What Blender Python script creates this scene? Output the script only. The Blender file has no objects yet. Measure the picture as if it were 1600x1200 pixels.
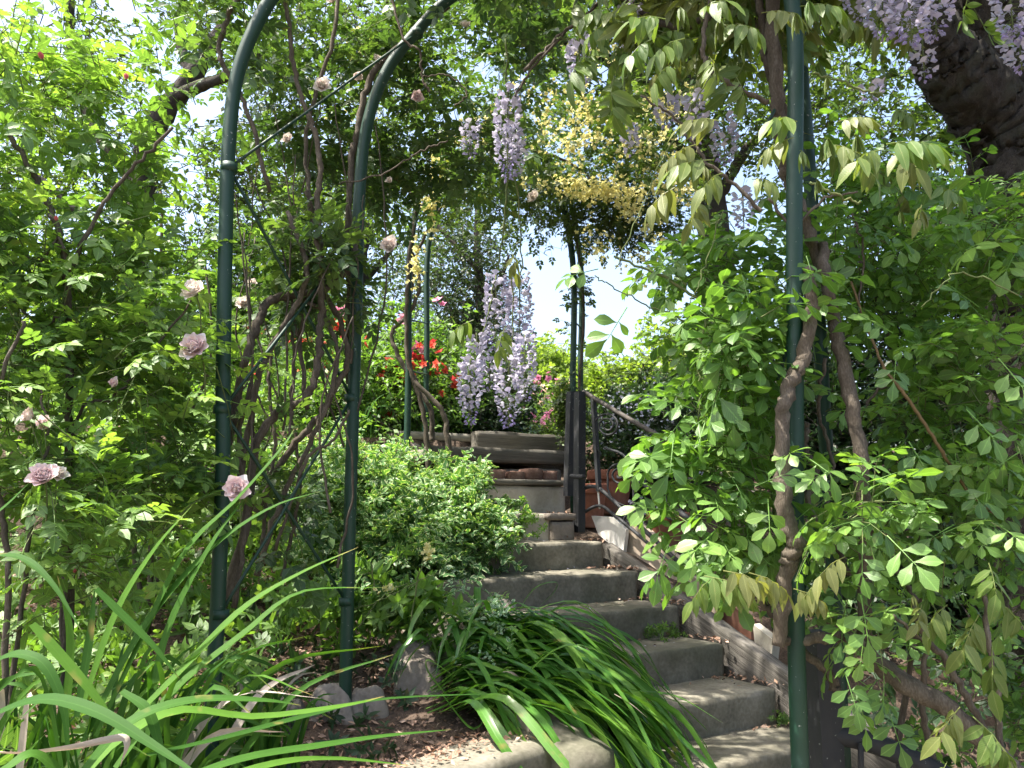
import bpy, math, random
import numpy as np
from mathutils import Matrix, Vector

random.seed(5)
rng = np.random.default_rng(11)
scene = bpy.context.scene
COL = scene.collection

# ------------------------------------------------------------------ camera, sky, sun, exposure
F = 1300.0                     # focal length in pixels of the 1600 px wide photograph
PITCH = math.radians(8.3)
EYE = np.array([0.0, 0.0, 1.5])
cam_data = bpy.data.cameras.new('camera')
cam_data.lens = 36.0 * F / 1600.0
cam_data.clip_start = 0.05
cam_data.clip_end = 900.0
cam = bpy.data.objects.new('camera', cam_data)
cam.location = EYE
cam.rotation_euler = (math.pi / 2 + PITCH, 0, 0)
COL.objects.link(cam)
scene.camera = cam

SUN_DIR = Vector((-0.44, -0.10, 1.0)).normalized()        # towards the sun: high and to the left
elev = math.asin(SUN_DIR.z)
azim = math.atan2(SUN_DIR.x, SUN_DIR.y)
world = bpy.data.worlds.new('World')
scene.world = world
world.use_nodes = True
wn = world.node_tree
bg = wn.nodes['Background']
sky = wn.nodes.new('ShaderNodeTexSky')
sky.sky_type = 'NISHITA'
sky.sun_disc = False
sky.sun_elevation = elev
sky.sun_rotation = azim
sky.air_density = 1.0
sky.dust_density = 5.0
sky.ozone_density = 1.0
wn.links.new(sky.outputs[0], bg.inputs[0])
bg.inputs[1].default_value = 0.15
sun_d = bpy.data.lights.new('sun', 'SUN')
sun_d.energy = 4.3
sun_d.angle = math.radians(0.55)
sun_d.color = (1.0, 0.95, 0.86)
sun = bpy.data.objects.new('sun', sun_d)
sun.rotation_euler = (-SUN_DIR).to_track_quat('-Z', 'Y').to_euler()
COL.objects.link(sun)
scene.view_settings.view_transform = 'Standard'
scene.view_settings.look = 'None'
scene.view_settings.gamma = 1.0
scene.view_settings.use_curve_mapping = False
scene.view_settings.exposure = 1.78
scene.render.engine = 'CYCLES'
scene.cycles.max_bounces = 8
scene.cycles.diffuse_bounces = 5
scene.cycles.transmission_bounces = 4
scene.cycles.glossy_bounces = 2
scene.cycles.use_denoising = True

# ------------------------------------------------------------------ measuring helpers
_f = np.array([0, math.cos(PITCH), math.sin(PITCH)])
_u = np.array([0, -math.sin(PITCH), math.cos(PITCH)])
_r = np.array([1.0, 0, 0])


def ray(px, py):
    return _f + _r * (px - 800) / F + _u * (600 - py) / F


def P(px, py, d):
    """The point at distance d ahead (world y) that was measured at a pixel of the photograph."""
    r = ray(px, py)
    return EYE + r * (d / r[1])


ANG = math.radians(32)
SU = np.array([-math.sin(ANG), math.cos(ANG), 0])     # the way the stairs climb
SV = np.array([math.cos(ANG), math.sin(ANG), 0])      # to the right across the stairs
C5 = P(1215, 1075, 3.75)                               # right front corner of the fifth step
RUN, RISE = 0.30, 0.145


def S(s, t, z=0.0):
    """Stair coordinates to world."""
    q = C5 + SU * s + SV * t
    return np.array([q[0], q[1], z])


def on_plane(px, py, t):
    r = ray(px, py)
    k = ((C5 + SV * t - EYE) @ SV) / (r @ SV)
    return EYE + r * k


def zat(py, px, s):
    """height at which the riser plane s shows at a pixel"""
    r = ray(px, py)
    k = ((C5 + SU * s - EYE) @ SU) / (r @ SU)
    return float((EYE + r * k)[2])


def tat(px, py, s):
    """how far to the right the riser plane s shows at a pixel"""
    r = ray(px, py)
    k = ((C5 + SU * s - EYE) @ SU) / (r @ SU)
    return float((EYE + r * k - C5) @ SV)


def nose_z(s):
    return C5[2] + RISE * s / RUN


def norm(a):
    return a / np.maximum(np.linalg.norm(a, axis=-1, keepdims=True), 1e-9)


# ------------------------------------------------------------------ object helpers
def setp(o, label=None, cat=None, group=None, kind=None):
    if label: o['label'] = label
    if cat: o['category'] = cat
    if group: o['group'] = group
    if kind: o['kind'] = kind
    return o


def thing(name, loc, label, cat, group=None):
    o = bpy.data.objects.new(name, None)
    o.location = tuple(float(v) for v in loc)
    o.empty_display_size = 0.1
    COL.objects.link(o)
    return setp(o, label, cat, group)


class MB:
    """Collects triangles, then links them as one mesh object."""

    def __init__(self):
        self.V, self.T, self.R, self.L, self.n = [], [], [], [], 0

    def add(self, V, T, rnd=0.0, lc=None):
        V = np.asarray(V, float).reshape(-1, 3)
        T = np.asarray(T, int).reshape(-1, 3)
        self.V.append(V)
        self.T.append(T + self.n)
        self.R.append(np.full(len(V), rnd) if np.isscalar(rnd) else np.asarray(rnd))
        self.L.append(np.zeros((len(V), 3)) if lc is None else lc)
        self.n += len(V)
        return self

    def mesh(self, name, mats, origin=(0, 0, 0), smooth=True):
        V = np.concatenate(self.V) - np.asarray(origin, float)
        T = np.concatenate(self.T)
        m = bpy.data.meshes.new(name)
        m.vertices.add(len(V))
        m.vertices.foreach_set('co', V.astype(np.float32).ravel())
        m.loops.add(len(T) * 3)
        m.loops.foreach_set('vertex_index', T.astype(np.int32).ravel())
        m.polygons.add(len(T))
        m.polygons.foreach_set('loop_start', np.arange(0, len(T) * 3, 3, dtype=np.int32))
        m.polygons.foreach_set('loop_total', np.full(len(T), 3, dtype=np.int32))
        m.update(calc_edges=True)
        a = m.attributes.new('rnd', 'FLOAT', 'POINT')
        a.data.foreach_set('value', np.concatenate(self.R).astype(np.float32))
        b = m.attributes.new('lc', 'FLOAT_VECTOR', 'POINT')
        b.data.foreach_set('vector', np.concatenate(self.L).astype(np.float32).ravel())
        m.polygons.foreach_set('use_smooth', np.full(len(T), smooth))
        for mt in (mats if isinstance(mats, (list, tuple)) else [mats]):
            m.materials.append(mt)
        return m

    def build(self, name, mats, parent=None, smooth=True, kind=None, label=None, frame=None):
        origin = (0, 0, 0) if parent is None or frame is not None else world_loc(parent)
        o = bpy.data.objects.new(name, self.mesh(name, mats, origin, smooth))
        COL.objects.link(o)
        if parent is not None:
            o.parent = parent
        if frame is not None:                       # (rotation, location): the mesh keeps its own straight axes
            M4 = np.eye(4)
            M4[:3, :3] = frame[0]
            M4[:3, 3] = np.asarray(frame[1]) - (world_loc(parent) if parent is not None else 0)
            o.matrix_basis = Matrix(M4.tolist())
        return setp(o, label=label, kind=kind)


def world_loc(o):
    v = Vector((0, 0, 0))
    while o is not None:
        v = v + o.location
        o = o.parent
    return np.array(v)


def smooth_path(pts, n):
    """Catmull-Rom through the points."""
    p = np.asarray(pts, float)
    if len(p) == 2:
        t = np.linspace(0, 1, n)[:, None]
        return p[0] * (1 - t) + p[1] * t
    q = np.vstack([2 * p[0] - p[1], p, 2 * p[-1] - p[-2]])
    out = []
    segs = len(p) - 1
    for x in np.linspace(0, segs - 1e-6, n):
        i = int(x)
        t = x - i
        a, b, c, d = q[i], q[i + 1], q[i + 2], q[i + 3]
        out.append(0.5 * ((2 * b) + (-a + c) * t + (2 * a - 5 * b + 4 * c - d) * t * t + (-a + 3 * b - 3 * c + d) * t ** 3))
    return np.array(out)


def tube(path, rad, sides=8, cap=True, wob=0.0):
    path = np.asarray(path, float)
    n = len(path)
    rad = np.broadcast_to(np.asarray(rad, float), (n,)) if np.ndim(rad) == 0 or len(np.atleast_1d(rad)) == n else np.interp(np.linspace(0, 1, n), np.linspace(0, 1, len(rad)), rad)
    tan = norm(np.gradient(path, axis=0))
    ref = np.array([0, 0, 1.0]) if abs(tan[0][2]) < 0.9 else np.array([1.0, 0, 0])
    side = []
    s = norm(np.cross(tan[0], ref))
    for i in range(n):
        s = norm(s - tan[i] * (s @ tan[i]))
        side.append(s)
    side = np.array(side)
    up = np.cross(side, tan)
    a = np.linspace(0, 2 * math.pi, sides, endpoint=False)
    rr = rad[:, None] * (1 + (rng.normal(0, wob, (n, sides)) if wob else 0))
    V = path[:, None, :] + rr[..., None] * (np.cos(a)[None, :, None] * side[:, None, :] + np.sin(a)[None, :, None] * up[:, None, :])
    lc = np.zeros((n, sides, 3))
    lc[..., 0] = np.cos(a)[None]
    lc[..., 1] = np.linspace(0, 1, n)[:, None]
    T = []
    i = np.arange(n - 1)[:, None] * sides
    j = np.arange(sides)[None, :]
    k = (np.arange(sides)[None, :] + 1) % sides
    T = np.concatenate([np.stack([i + j, i + k, i + sides + j], -1).reshape(-1, 3),
                        np.stack([i + k, i + sides + k, i + sides + j], -1).reshape(-1, 3)])
    V = V.reshape(-1, 3)
    lc = lc.reshape(-1, 3)
    if cap:
        V = np.vstack([V, path[0], path[-1]])
        lc = np.vstack([lc, [0, 0, 0], [0, 1, 0]])
        c0, c1 = n * sides, n * sides + 1
        T = np.vstack([T, [[c0, (q + 1) % sides, q] for q in range(sides)],
                       [[c1, (n - 1) * sides + q, (n - 1) * sides + (q + 1) % sides] for q in range(sides)]])
    return V, T, lc


def add_tube(mb, pts, rad, sides=8, n=None, rnd=0.0, wob=0.0, jit=0.0):
    n = n or max(2, 6 * (len(pts) - 1))
    p = smooth_path(pts, n)
    if jit:
        w = rng.normal(0, jit, p.shape)
        w[0] = 0
        p = p + w
    V, T, lc = tube(p, rad, sides, wob=wob)
    mb.add(V, T, rnd, lc)


def noise3(p, f=1.0, seed=0.0):
    x, y, z = p[:, 0] * f + seed, p[:, 1] * f + seed * 1.7, p[:, 2] * f + seed * 2.3
    return (np.sin(1.7 * x + 2.1 * np.sin(1.3 * y + z)) + np.sin(2.3 * y + 1.9 * np.sin(1.1 * z - x) + 1.0)
            + np.sin(2.9 * z + 1.7 * np.sin(1.9 * x + y) + 2.0) + 0.5 * np.sin(5.3 * x + 4.1 * y - 3.7 * z)) / 3.5


def rough_box(size, res=0.04, bevel=0.012, amp=0.003, freq=9.0, seed=0.0, flat=0.0):
    """A rounded, slightly uneven block, centred; returns V, T."""
    hx = np.array(size, float) / 2
    n = np.clip(np.ceil(np.array(size) / res).astype(int), 2, 60)
    V, T, off = [], [], 0
    for ax in range(3):
        a, b = [(1, 2), (2, 0), (0, 1)][ax]
        for sg in (-1, 1):
            ua = np.linspace(-hx[a], hx[a], n[a] + 1)
            ub = np.linspace(-hx[b], hx[b], n[b] + 1)
            A, B = np.meshgrid(ua, ub, indexing='ij')
            v = np.zeros((A.size, 3))
            v[:, a], v[:, b], v[:, ax] = A.ravel(), B.ravel(), sg * hx[ax]
            i = np.arange(n[a])[:, None] * (n[b] + 1) + np.arange(n[b])[None, :]
            q = np.stack([i, i + (n[b] + 1), i + (n[b] + 1) + 1, i + 1], -1).reshape(-1, 4)
            if sg < 0:
                q = q[:, ::-1]
            T.append(np.vstack([q[:, [0, 1, 2]], q[:, [0, 2, 3]]]) + off)
            V.append(v)
            off += len(v)
    V, T = np.concatenate(V), np.concatenate(T)
    key, inv = np.unique(np.round(V, 5), axis=0, return_inverse=True)
    V, T = key, inv.reshape(-1)[T]
    inner = np.maximum(hx - bevel, 0)
    q = np.clip(V, -inner, inner)
    d = V - q
    L = np.linalg.norm(d, axis=1, keepdims=True)
    V = q + np.where(L > 0, d / np.maximum(L, 1e-9) * np.minimum(L, bevel), 0)
    nn = norm(V / hx * (np.abs(V) / hx) ** 4 + 1e-6)
    V = V + nn * (noise3(V, freq, seed)[:, None] * amp + noise3(V, freq * 4, seed + 3)[:, None] * amp * 0.4)
    return V, T


def place(V, rot, loc):
    return V @ np.asarray(rot).T + np.asarray(loc)


def rotz(a):
    c, s = math.cos(a), math.sin(a)
    return np.array([[c, -s, 0], [s, c, 0], [0, 0, 1.0]])


def prism(poly, nrm, th):
    """poly (k,3) extruded by th along nrm."""
    poly = np.asarray(poly, float)
    k = len(poly)
    c = poly.mean(0)
    V = np.vstack([poly, poly + nrm * th, c[None], (c + nrm * th)[None]])
    T = []
    for i in range(k):
        j = (i + 1) % k
        T += [[i, j, 2 * k], [k + j, k + i, 2 * k + 1], [i, k + i, j], [j, k + i, k + j]]
    return V, np.array(T)


# ------------------------------------------------------------------ materials
def mat(name):
    m = bpy.data.materials.new(name)
    m.use_nodes = True
    nt = m.node_tree
    return m, nt, nt.nodes['Principled BSDF'], nt.nodes['Material Output']


def nd(nt, t, **kw):
    n = nt.nodes.new(t)
    for k, v in kw.items():
        if isinstance(k, str) and hasattr(n, k):
            setattr(n, k, v)
    return n


def math_(nt, op, a, b=None, clamp=False):
    n = nt.nodes.new('ShaderNodeMath')
    n.operation = op
    n.use_clamp = clamp
    for i, v in enumerate((a, b)):
        if v is None: continue
        if isinstance(v, (int, float)): n.inputs[i].default_value = v
        else: nt.links.new(v, n.inputs[i])
    return n.outputs[0]


def mixc(nt, fac, a, b, mode='MIX'):
    n = nt.nodes.new('ShaderNodeMix')
    n.data_type = 'RGBA'
    n.blend_type = mode
    for idx, v in ((0, fac), (6, a), (7, b)):
        if isinstance(v, (int, float)): n.inputs[idx].default_value = v
        elif isinstance(v, tuple): n.inputs[idx].default_value = (*v[:3], 1)
        else: nt.links.new(v, n.inputs[idx])
    return n.outputs[2]


def ramp(nt, fac, stops):
    n = nt.nodes.new('ShaderNodeValToRGB')
    e = n.color_ramp.elements
    e[0].position, e[0].color = stops[0][0], (*stops[0][1], 1)
    e[1].position, e[1].color = stops[-1][0], (*stops[-1][1], 1)
    for p, c in stops[1:-1]:
        x = e.new(p)
        x.color = (*c, 1)
    nt.links.new(fac, n.inputs[0])
    return n.outputs[0]


def leaf_mat(name, cols, trans=0.42, rough=0.42, rib=0.35, edge=None, tint=(1.4, 1.5, 0.5), freq=22.0, spec=0.5, bump=0.25, worn=0.45):
    m, nt, b, out = mat(name)
    at = nd(nt, 'ShaderNodeAttribute'); at.attribute_name = 'rnd'
    lc = nd(nt, 'ShaderNodeAttribute'); lc.attribute_name = 'lc'
    oi = nd(nt, 'ShaderNodeObjectInfo')
    r = math_(nt, 'FRACT', math_(nt, 'ADD', at.outputs['Fac'], oi.outputs['Random']))
    k = len(cols)
    col = ramp(nt, r, [(i / (k - 1), c) for i, c in enumerate(cols)])
    sep = nd(nt, 'ShaderNodeSeparateXYZ')
    nt.links.new(lc.outputs['Vector'], sep.inputs[0])
    au = math_(nt, 'ABSOLUTE', sep.outputs[0])
    ribm = math_(nt, 'SUBTRACT', 1.0, math_(nt, 'DIVIDE', au, 0.13), True)
    vein = math_(nt, 'SINE', math_(nt, 'MULTIPLY', math_(nt, 'SUBTRACT', sep.outputs[1], math_(nt, 'MULTIPLY', au, 0.22)), freq * 2))
    v01 = math_(nt, 'MULTIPLY', math_(nt, 'POWER', math_(nt, 'ABSOLUTE', vein), 6.0), 0.5)
    tc = nd(nt, 'ShaderNodeTexCoord')
    no = nd(nt, 'ShaderNodeTexNoise'); no.inputs['Scale'].default_value = 35
    nt.links.new(tc.outputs['Object'], no.inputs['Vector'])
    col = mixc(nt, math_(nt, 'MULTIPLY', no.outputs['Fac'], 0.35), col, (cols[0][0] * 0.6, cols[0][1] * 0.6, cols[0][2] * 0.6))
    light = tuple(min(1, c * 2.0 + 0.03) for c in cols[len(cols) // 2])
    col = mixc(nt, math_(nt, 'MULTIPLY', ribm, rib), col, light)
    col = mixc(nt, math_(nt, 'MULTIPLY', v01, rib * 0.5), col, light)
    if edge:
        em = math_(nt, 'GREATER_THAN', math_(nt, 'ADD', au, math_(nt, 'MULTIPLY', math_(nt, 'SUBTRACT', no.outputs['Fac'], 0.5), 0.5)), 0.68)
        col = mixc(nt, em, col, edge)
    if worn:
        n2 = nd(nt, 'ShaderNodeTexNoise'); n2.inputs['Scale'].default_value = 14
        nt.links.new(tc.outputs['Object'], n2.inputs['Vector'])
        blot = math_(nt, 'MULTIPLY', math_(nt, 'SUBTRACT', n2.outputs['Fac'], 0.66), 9.0, True)
        tip = math_(nt, 'MULTIPLY', math_(nt, 'SUBTRACT', math_(nt, 'ADD', sep.outputs[1], math_(nt, 'MULTIPLY', math_(nt, 'ADD', n2.outputs['Fac'], math_(nt, 'MULTIPLY', r, .25)), .35)), 1.16), 9.0, True)
        col = mixc(nt, math_(nt, 'MULTIPLY', math_(nt, 'MAXIMUM', blot, tip), worn), col, (.30, .22, .08))
    nt.links.new(col, b.inputs['Base Color'])
    b.inputs['Roughness'].default_value = rough
    b.inputs['Specular IOR Level'].default_value = spec
    if bump:
        bp = nd(nt, 'ShaderNodeBump'); bp.inputs['Strength'].default_value = bump; bp.inputs['Distance'].default_value = 0.002
        nt.links.new(math_(nt, 'SUBTRACT', v01, ribm), bp.inputs['Height'])
        nt.links.new(bp.outputs[0], b.inputs['Normal'])
    tr = nd(nt, 'ShaderNodeBsdfTranslucent')
    nt.links.new(mixc(nt, 1.0, col, tint, 'MULTIPLY'), tr.inputs[0])
    mx = nd(nt, 'ShaderNodeMixShader'); mx.inputs[0].default_value = trans
    nt.links.new(b.outputs[0], mx.inputs[1]); nt.links.new(tr.outputs[0], mx.inputs[2])
    nt.links.new(mx.outputs[0], out.inputs[0])
    return m


def petal_mat(name, cols, trans=0.3, tint=(1.1, 1.0, 1.0)):
    return leaf_mat(name, cols, trans=trans, rough=0.6, rib=0.0, tint=tint, spec=0.25, bump=0.0, worn=0.0)


def rough_mat(name, cols, scale=6.0, detail=8.0, rough=0.9, bump=0.4, dist=0.01, stretch=(1, 1, 1), spots=None, spec=0.3, vor=0.0):
    m, nt, b, out = mat(name)
    tc = nd(nt, 'ShaderNodeTexCoord')
    mp = nd(nt, 'ShaderNodeMapping'); mp.inputs['Scale'].default_value = stretch
    nt.links.new(tc.outputs['Object'], mp.inputs[0])
    n1 = nd(nt, 'ShaderNodeTexNoise'); n1.inputs['Scale'].default_value = scale; n1.inputs['Detail'].default_value = detail; n1.inputs['Roughness'].default_value = 0.65
    n2 = nd(nt, 'ShaderNodeTexNoise'); n2.inputs['Scale'].default_value = scale * 9; n2.inputs['Detail'].default_value = 6
    n3 = nd(nt, 'ShaderNodeTexNoise'); n3.inputs['Scale'].default_value = scale * 0.35; n3.inputs['Detail'].default_value = 3
    for n in (n1, n2): nt.links.new(mp.outputs[0], n.inputs['Vector'])
    nt.links.new(tc.outputs['Object'], n3.inputs['Vector'])
    f = math_(nt, 'ADD', math_(nt, 'MULTIPLY', n1.outputs['Fac'], 0.6), math_(nt, 'MULTIPLY', n2.outputs['Fac'], 0.4))
    k = len(cols)
    col = ramp(nt, f, [(0.3 + 0.4 * i / (k - 1), c) for i, c in enumerate(cols)])
    if spots:
        sm = math_(nt, 'MULTIPLY', math_(nt, 'SUBTRACT', n3.outputs['Fac'], 0.48), 6.0, True)
        col = mixc(nt, math_(nt, 'MULTIPLY', sm, 0.6), col, spots)
    oi = nd(nt, 'ShaderNodeObjectInfo')
    hv = nd(nt, 'ShaderNodeHueSaturation')
    nt.links.new(math_(nt, 'ADD', math_(nt, 'MULTIPLY', oi.outputs['Random'], 0.3), 0.85), hv.inputs['Value'])
    nt.links.new(col, hv.inputs['Color'])
    nt.links.new(hv.outputs[0], b.inputs['Base Color'])
    b.inputs['Roughness'].default_value = rough
    b.inputs['Specular IOR Level'].default_value = spec
    bp = nd(nt, 'ShaderNodeBump'); bp.inputs['Strength'].default_value = bump; bp.inputs['Distance'].default_value = dist
    nt.links.new(f, bp.inputs['Height'])
    nt.links.new(bp.outputs[0], b.inputs['Normal'])
    return m


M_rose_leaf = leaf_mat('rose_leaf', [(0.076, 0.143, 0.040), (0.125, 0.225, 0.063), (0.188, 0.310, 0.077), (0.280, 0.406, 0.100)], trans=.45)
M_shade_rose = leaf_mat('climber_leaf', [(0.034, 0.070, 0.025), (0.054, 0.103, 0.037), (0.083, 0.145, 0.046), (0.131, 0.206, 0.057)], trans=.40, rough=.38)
M_right_leaf = leaf_mat('quince_leaf', [(0.078, 0.161, 0.038), (0.114, 0.221, 0.052), (0.151, 0.281, 0.062), (0.220, 0.363, 0.082)], trans=.45, rough=.36)
M_wis_leaf = leaf_mat('wisteria_leaf', [(0.114, 0.194, 0.040), (0.150, 0.229, 0.048), (0.202, 0.211, 0.070), (0.114, 0.220, 0.044)], trans=.45, rough=.42, tint=(1.25, 1.25, .5), rib=.3)
M_banksia_leaf = leaf_mat('banksia_leaf', [(0.044, 0.076, 0.022), (0.074, 0.121, 0.035), (0.108, 0.162, 0.043)], trans=.45)
M_oak_leaf = leaf_mat('oak_leaf', [(0.056, 0.092, 0.029), (0.088, 0.145, 0.039), (0.134, 0.210, 0.051)], trans=.5, rib=.1)
M_far_leaf = leaf_mat('far_tree_leaf', [(.035, .06, .03), (.05, .09, .04), (.08, .12, .05)], trans=.4, rib=.1)
M_lime_leaf = leaf_mat('lime_leaf', [(0.144, 0.223, 0.046), (0.200, 0.284, 0.060), (0.256, 0.345, 0.075)], trans=.5, rib=.1)
M_shrub_leaf = leaf_mat('shrub_leaf', [(0.077, 0.150, 0.037), (0.125, 0.231, 0.053), (0.196, 0.333, 0.071)], trans=.45)
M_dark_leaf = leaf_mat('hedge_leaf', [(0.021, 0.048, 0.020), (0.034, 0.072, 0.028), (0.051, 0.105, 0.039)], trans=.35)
M_vinca = leaf_mat('vinca_leaf', [(.07, .16, .055), (.10, .22, .07), (.15, .29, .08)], trans=.35, edge=(.52, .60, .34), rib=.25, rough=.4)
M_sprig = leaf_mat('pale_sprig_leaf', [(.20, .33, .20), (.14, .27, .13), (.3, .42, .26)], trans=.35, edge=(.55, .62, .48))
M_strap = leaf_mat('strap_leaf', [(0.050, 0.150, 0.025), (0.075, 0.200, 0.031), (0.106, 0.250, 0.037), (0.175, 0.325, 0.050)], trans=.32, rough=.3, freq=0.0, rib=.2, bump=.15, worn=.8)
M_iris = leaf_mat('iris_blade', [(.030, .090, .014), (.05, .135, .018), (.09, .20, .024)], trans=.36, rough=.62, spec=.15, freq=0.0, rib=.12, bump=.1, worn=.8)
M_dry_blade = leaf_mat('dry_blade', [(.42, .36, .30), (.5, .42, .34)], trans=.2, rough=.7, freq=0, rib=.1, tint=(1, .9, .7))
M_litter = leaf_mat('litter', [(.20, .10, .06), (.32, .19, .12), (.42, .28, .20), (.14, .08, .05), (.50, .38, .30)], trans=.1, rough=.8, tint=(1, .8, .6))
M_pink = petal_mat('rose_petal_pink', [(.86, .72, .72), (.88, .80, .78), (.85, .66, .67)])
M_white = petal_mat('rose_petal_cream', [(.84, .80, .70), (.86, .83, .76), (.84, .72, .68)])
M_bud = petal_mat('rose_bud_petal', [(.75, .20, .24), (.80, .35, .36)])
M_lilac = petal_mat('wisteria_petal', [(.56, .53, .64), (.64, .61, .70), (.46, .42, .58), (.72, .70, .76)], trans=.35, tint=(1, 1, 1.05))
M_violet = petal_mat('wisteria_bud', [(.36, .30, .55), (.44, .38, .62), (.40, .38, .50)], trans=.25, tint=(1, 1, 1.05))
M_yellow = petal_mat('banksia_petal', [(.84, .78, .36), (.88, .84, .50), (.80, .72, .28)], trans=.35, tint=(1, 1, .8))
M_red = petal_mat('red_petal', [(.62, .06, .04), (.70, .12, .07), (.55, .04, .05)])
M_magenta = petal_mat('azalea_petal', [(.75, .28, .45), (.85, .50, .58), (.70, .22, .42)])
M_peach = petal_mat('peach_petal', [(.88, .66, .40), (.88, .75, .62), (.85, .5, .45)])
M_blue = petal_mat('small_blue_petal', [(.62, .64, .80), (.75, .76, .84)])
M_bark = rough_mat('tree_bark', [(.018, .015, .012), (.055, .046, .038), (.12, .10, .082)], scale=26, stretch=(1, 1, .45), bump=1.0, dist=.05, spots=(.07, .072, .05))
M_cane = rough_mat('vine_bark', [(.035, .027, .02), (.085, .068, .05), (.17, .145, .115)], scale=30, stretch=(1, 1, .35), bump=.8, dist=.008)
M_greencane = rough_mat('young_cane', [(.06, .09, .03), (.10, .13, .045), (.16, .14, .06)], scale=30, bump=.2, dist=.003)
M_orangecane = rough_mat('tan_cane', [(.11, .075, .035), (.20, .13, .06)], scale=30, bump=.2, dist=.003)
M_conc = rough_mat('concrete', [(.085, .076, .056), (.17, .155, .118), (.27, .248, .20)], scale=7, bump=.45, dist=.006, spots=(.05, .056, .03))
M_conc2 = rough_mat('pale_stone', [(.30, .27, .22), (.44, .40, .33), (.52, .48, .40)], scale=8, bump=.3, dist=.004, spots=(.24, .22, .16))
M_tile = rough_mat('beige_tile', [(.30, .24, .18), (.38, .31, .24), (.44, .37, .29)], scale=5, bump=.15, dist=.003, spots=(.25, .2, .15), rough=.7)
M_whitetile = rough_mat('white_tile', [(.55, .54, .50), (.66, .65, .61), (.72, .71, .68)], scale=5, bump=.1, dist=.002, spots=(.5, .46, .4), rough=.6)
M_timber = rough_mat('weathered_timber', [(.04, .035, .028), (.11, .10, .08), (.20, .18, .15)], scale=24, stretch=(.04, 1, 1.5), bump=.9, dist=.01, spots=(.10, .095, .08))
M_brick = rough_mat('old_brick', [(.10, .055, .04), (.17, .095, .07), (.25, .17, .13)], scale=12, bump=.6, dist=.006)
M_rock = rough_mat('garden_rock', [(.10, .085, .07), (.19, .165, .14), (.30, .26, .225)], scale=6, bump=.8, dist=.015, spots=(.22, .18, .14))
M_soil = rough_mat('soil', [(.04, .028, .02), (.09, .062, .045), (.17, .115, .08)], scale=9, bump=1.0, dist=.03, spots=(.06, .045, .03))
M_path = rough_mat('path_paving', [(.12, .11, .09), (.2, .185, .15), (.27, .25, .2)], scale=6, bump=.4, dist=.006)
M_terra = rough_mat('terracotta', [(.17, .065, .038), (.25, .095, .055), (.33, .16, .11)], scale=5, spots=(.20, .14, .10), bump=.15, dist=.002, rough=.75)


def metal(name, c, rough, dirt, coat=0.0):
    m, nt, b, out = mat(name)
    tc = nd(nt, 'ShaderNodeTexCoord')
    n1 = nd(nt, 'ShaderNodeTexNoise'); n1.inputs['Scale'].default_value = 11; n1.inputs['Detail'].default_value = 8
    n2 = nd(nt, 'ShaderNodeTexNoise'); n2.inputs['Scale'].default_value = 90
    for n in (n1, n2): nt.links.new(tc.outputs['Object'], n.inputs['Vector'])
    msk = math_(nt, 'MULTIPLY', math_(nt, 'SUBTRACT', n1.outputs['Fac'], 0.56), 7.0, True)
    fl = math_(nt, 'GREATER_THAN', n2.outputs['Fac'], 0.72)
    col = mixc(nt, math_(nt, 'MULTIPLY', msk, .6), c, dirt)
    col = mixc(nt, math_(nt, 'MULTIPLY', fl, .7), col, (.25, .27, .24))
    nt.links.new(col, b.inputs['Base Color'])
    nt.links.new(math_(nt, 'ADD', math_(nt, 'MULTIPLY', n1.outputs['Fac'], .35), rough - .15), b.inputs['Roughness'])
    bp = nd(nt, 'ShaderNodeBump'); bp.inputs['Strength'].default_value = .2; bp.inputs['Distance'].default_value = .002
    nt.links.new(n1.outputs['Fac'], bp.inputs['Height'])
    nt.links.new(bp.outputs[0], b.inputs['Normal'])
    return m


M_green = metal('green_enamel', (.006, .036, .019), .50, (.012, .04, .03))
M_iron = metal('black_iron', (.020, .021, .023), .72, (.055, .05, .045))
M_rail = metal('worn_handrail', (.06, .05, .042), .75, (.11, .09, .07))

# ------------------------------------------------------------------ ground
W0 = P(935, 1137, 3.0)
WD = norm(np.array([-.50, -.55, 0]))
WN = np.array([WD[1], -WD[0], 0]) * 1.0
WN = WN if WN @ np.array([-1, 1, 0]) > 0 else -WN
ZTOP = nose_z(1.0) * 0 + C5[2] + RISE * 8.2


def bed_z(x, y):
    return np.clip(.70 + .30 * (y - 3.0) + .05 * (-x - .5), .62, 2.06)


def ground_z(x, y):
    x, y = np.asarray(x, float), np.asarray(y, float)
    dx, dy = x - C5[0], y - C5[1]
    s = dx * SU[0] + dy * SU[1]
    t = dx * SV[0] + dy * SV[1]
    stair = np.clip(C5[2] + RISE * s / RUN - .24, 0.0, 1.98)
    tb = .12 + .45 * np.clip(s - 1.5, 0, 1.1)
    right = np.clip(C5[2] + RISE * s / RUN - .22 + .25 * np.clip(t - .9, 0, 2), 0.0, 2.02)
    left = bed_z(x, y)
    behind = ((x - W0[0]) * WN[0] + (y - W0[1]) * WN[1]) > 0
    z = np.where(t < -1.2, np.where(behind | (s > .2), left, 0.0), np.where(t < tb, stair, right))
    z = np.where((s > 2.62), np.maximum(z, 1.95), z)
    far = np.sqrt(x * x + y * y)
    z = z + np.where(far > 22, (far - 22) * .035 * np.clip((y + 20) / 60, 0, 1), 0)
    bump = noise3(np.stack([x.ravel(), y.ravel(), 0 * x.ravel()], 1), 2.2).reshape(x.shape)
    bump2 = noise3(np.stack([x.ravel(), y.ravel(), 0 * x.ravel()], 1), 9.0, 4.).reshape(x.shape)
    soft = np.where((z > .3) & ((t < -1.25) | (t > .3)), 1.0, 0.0)
    return z + soft * (.035 * bump + .012 * bump2)


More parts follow.
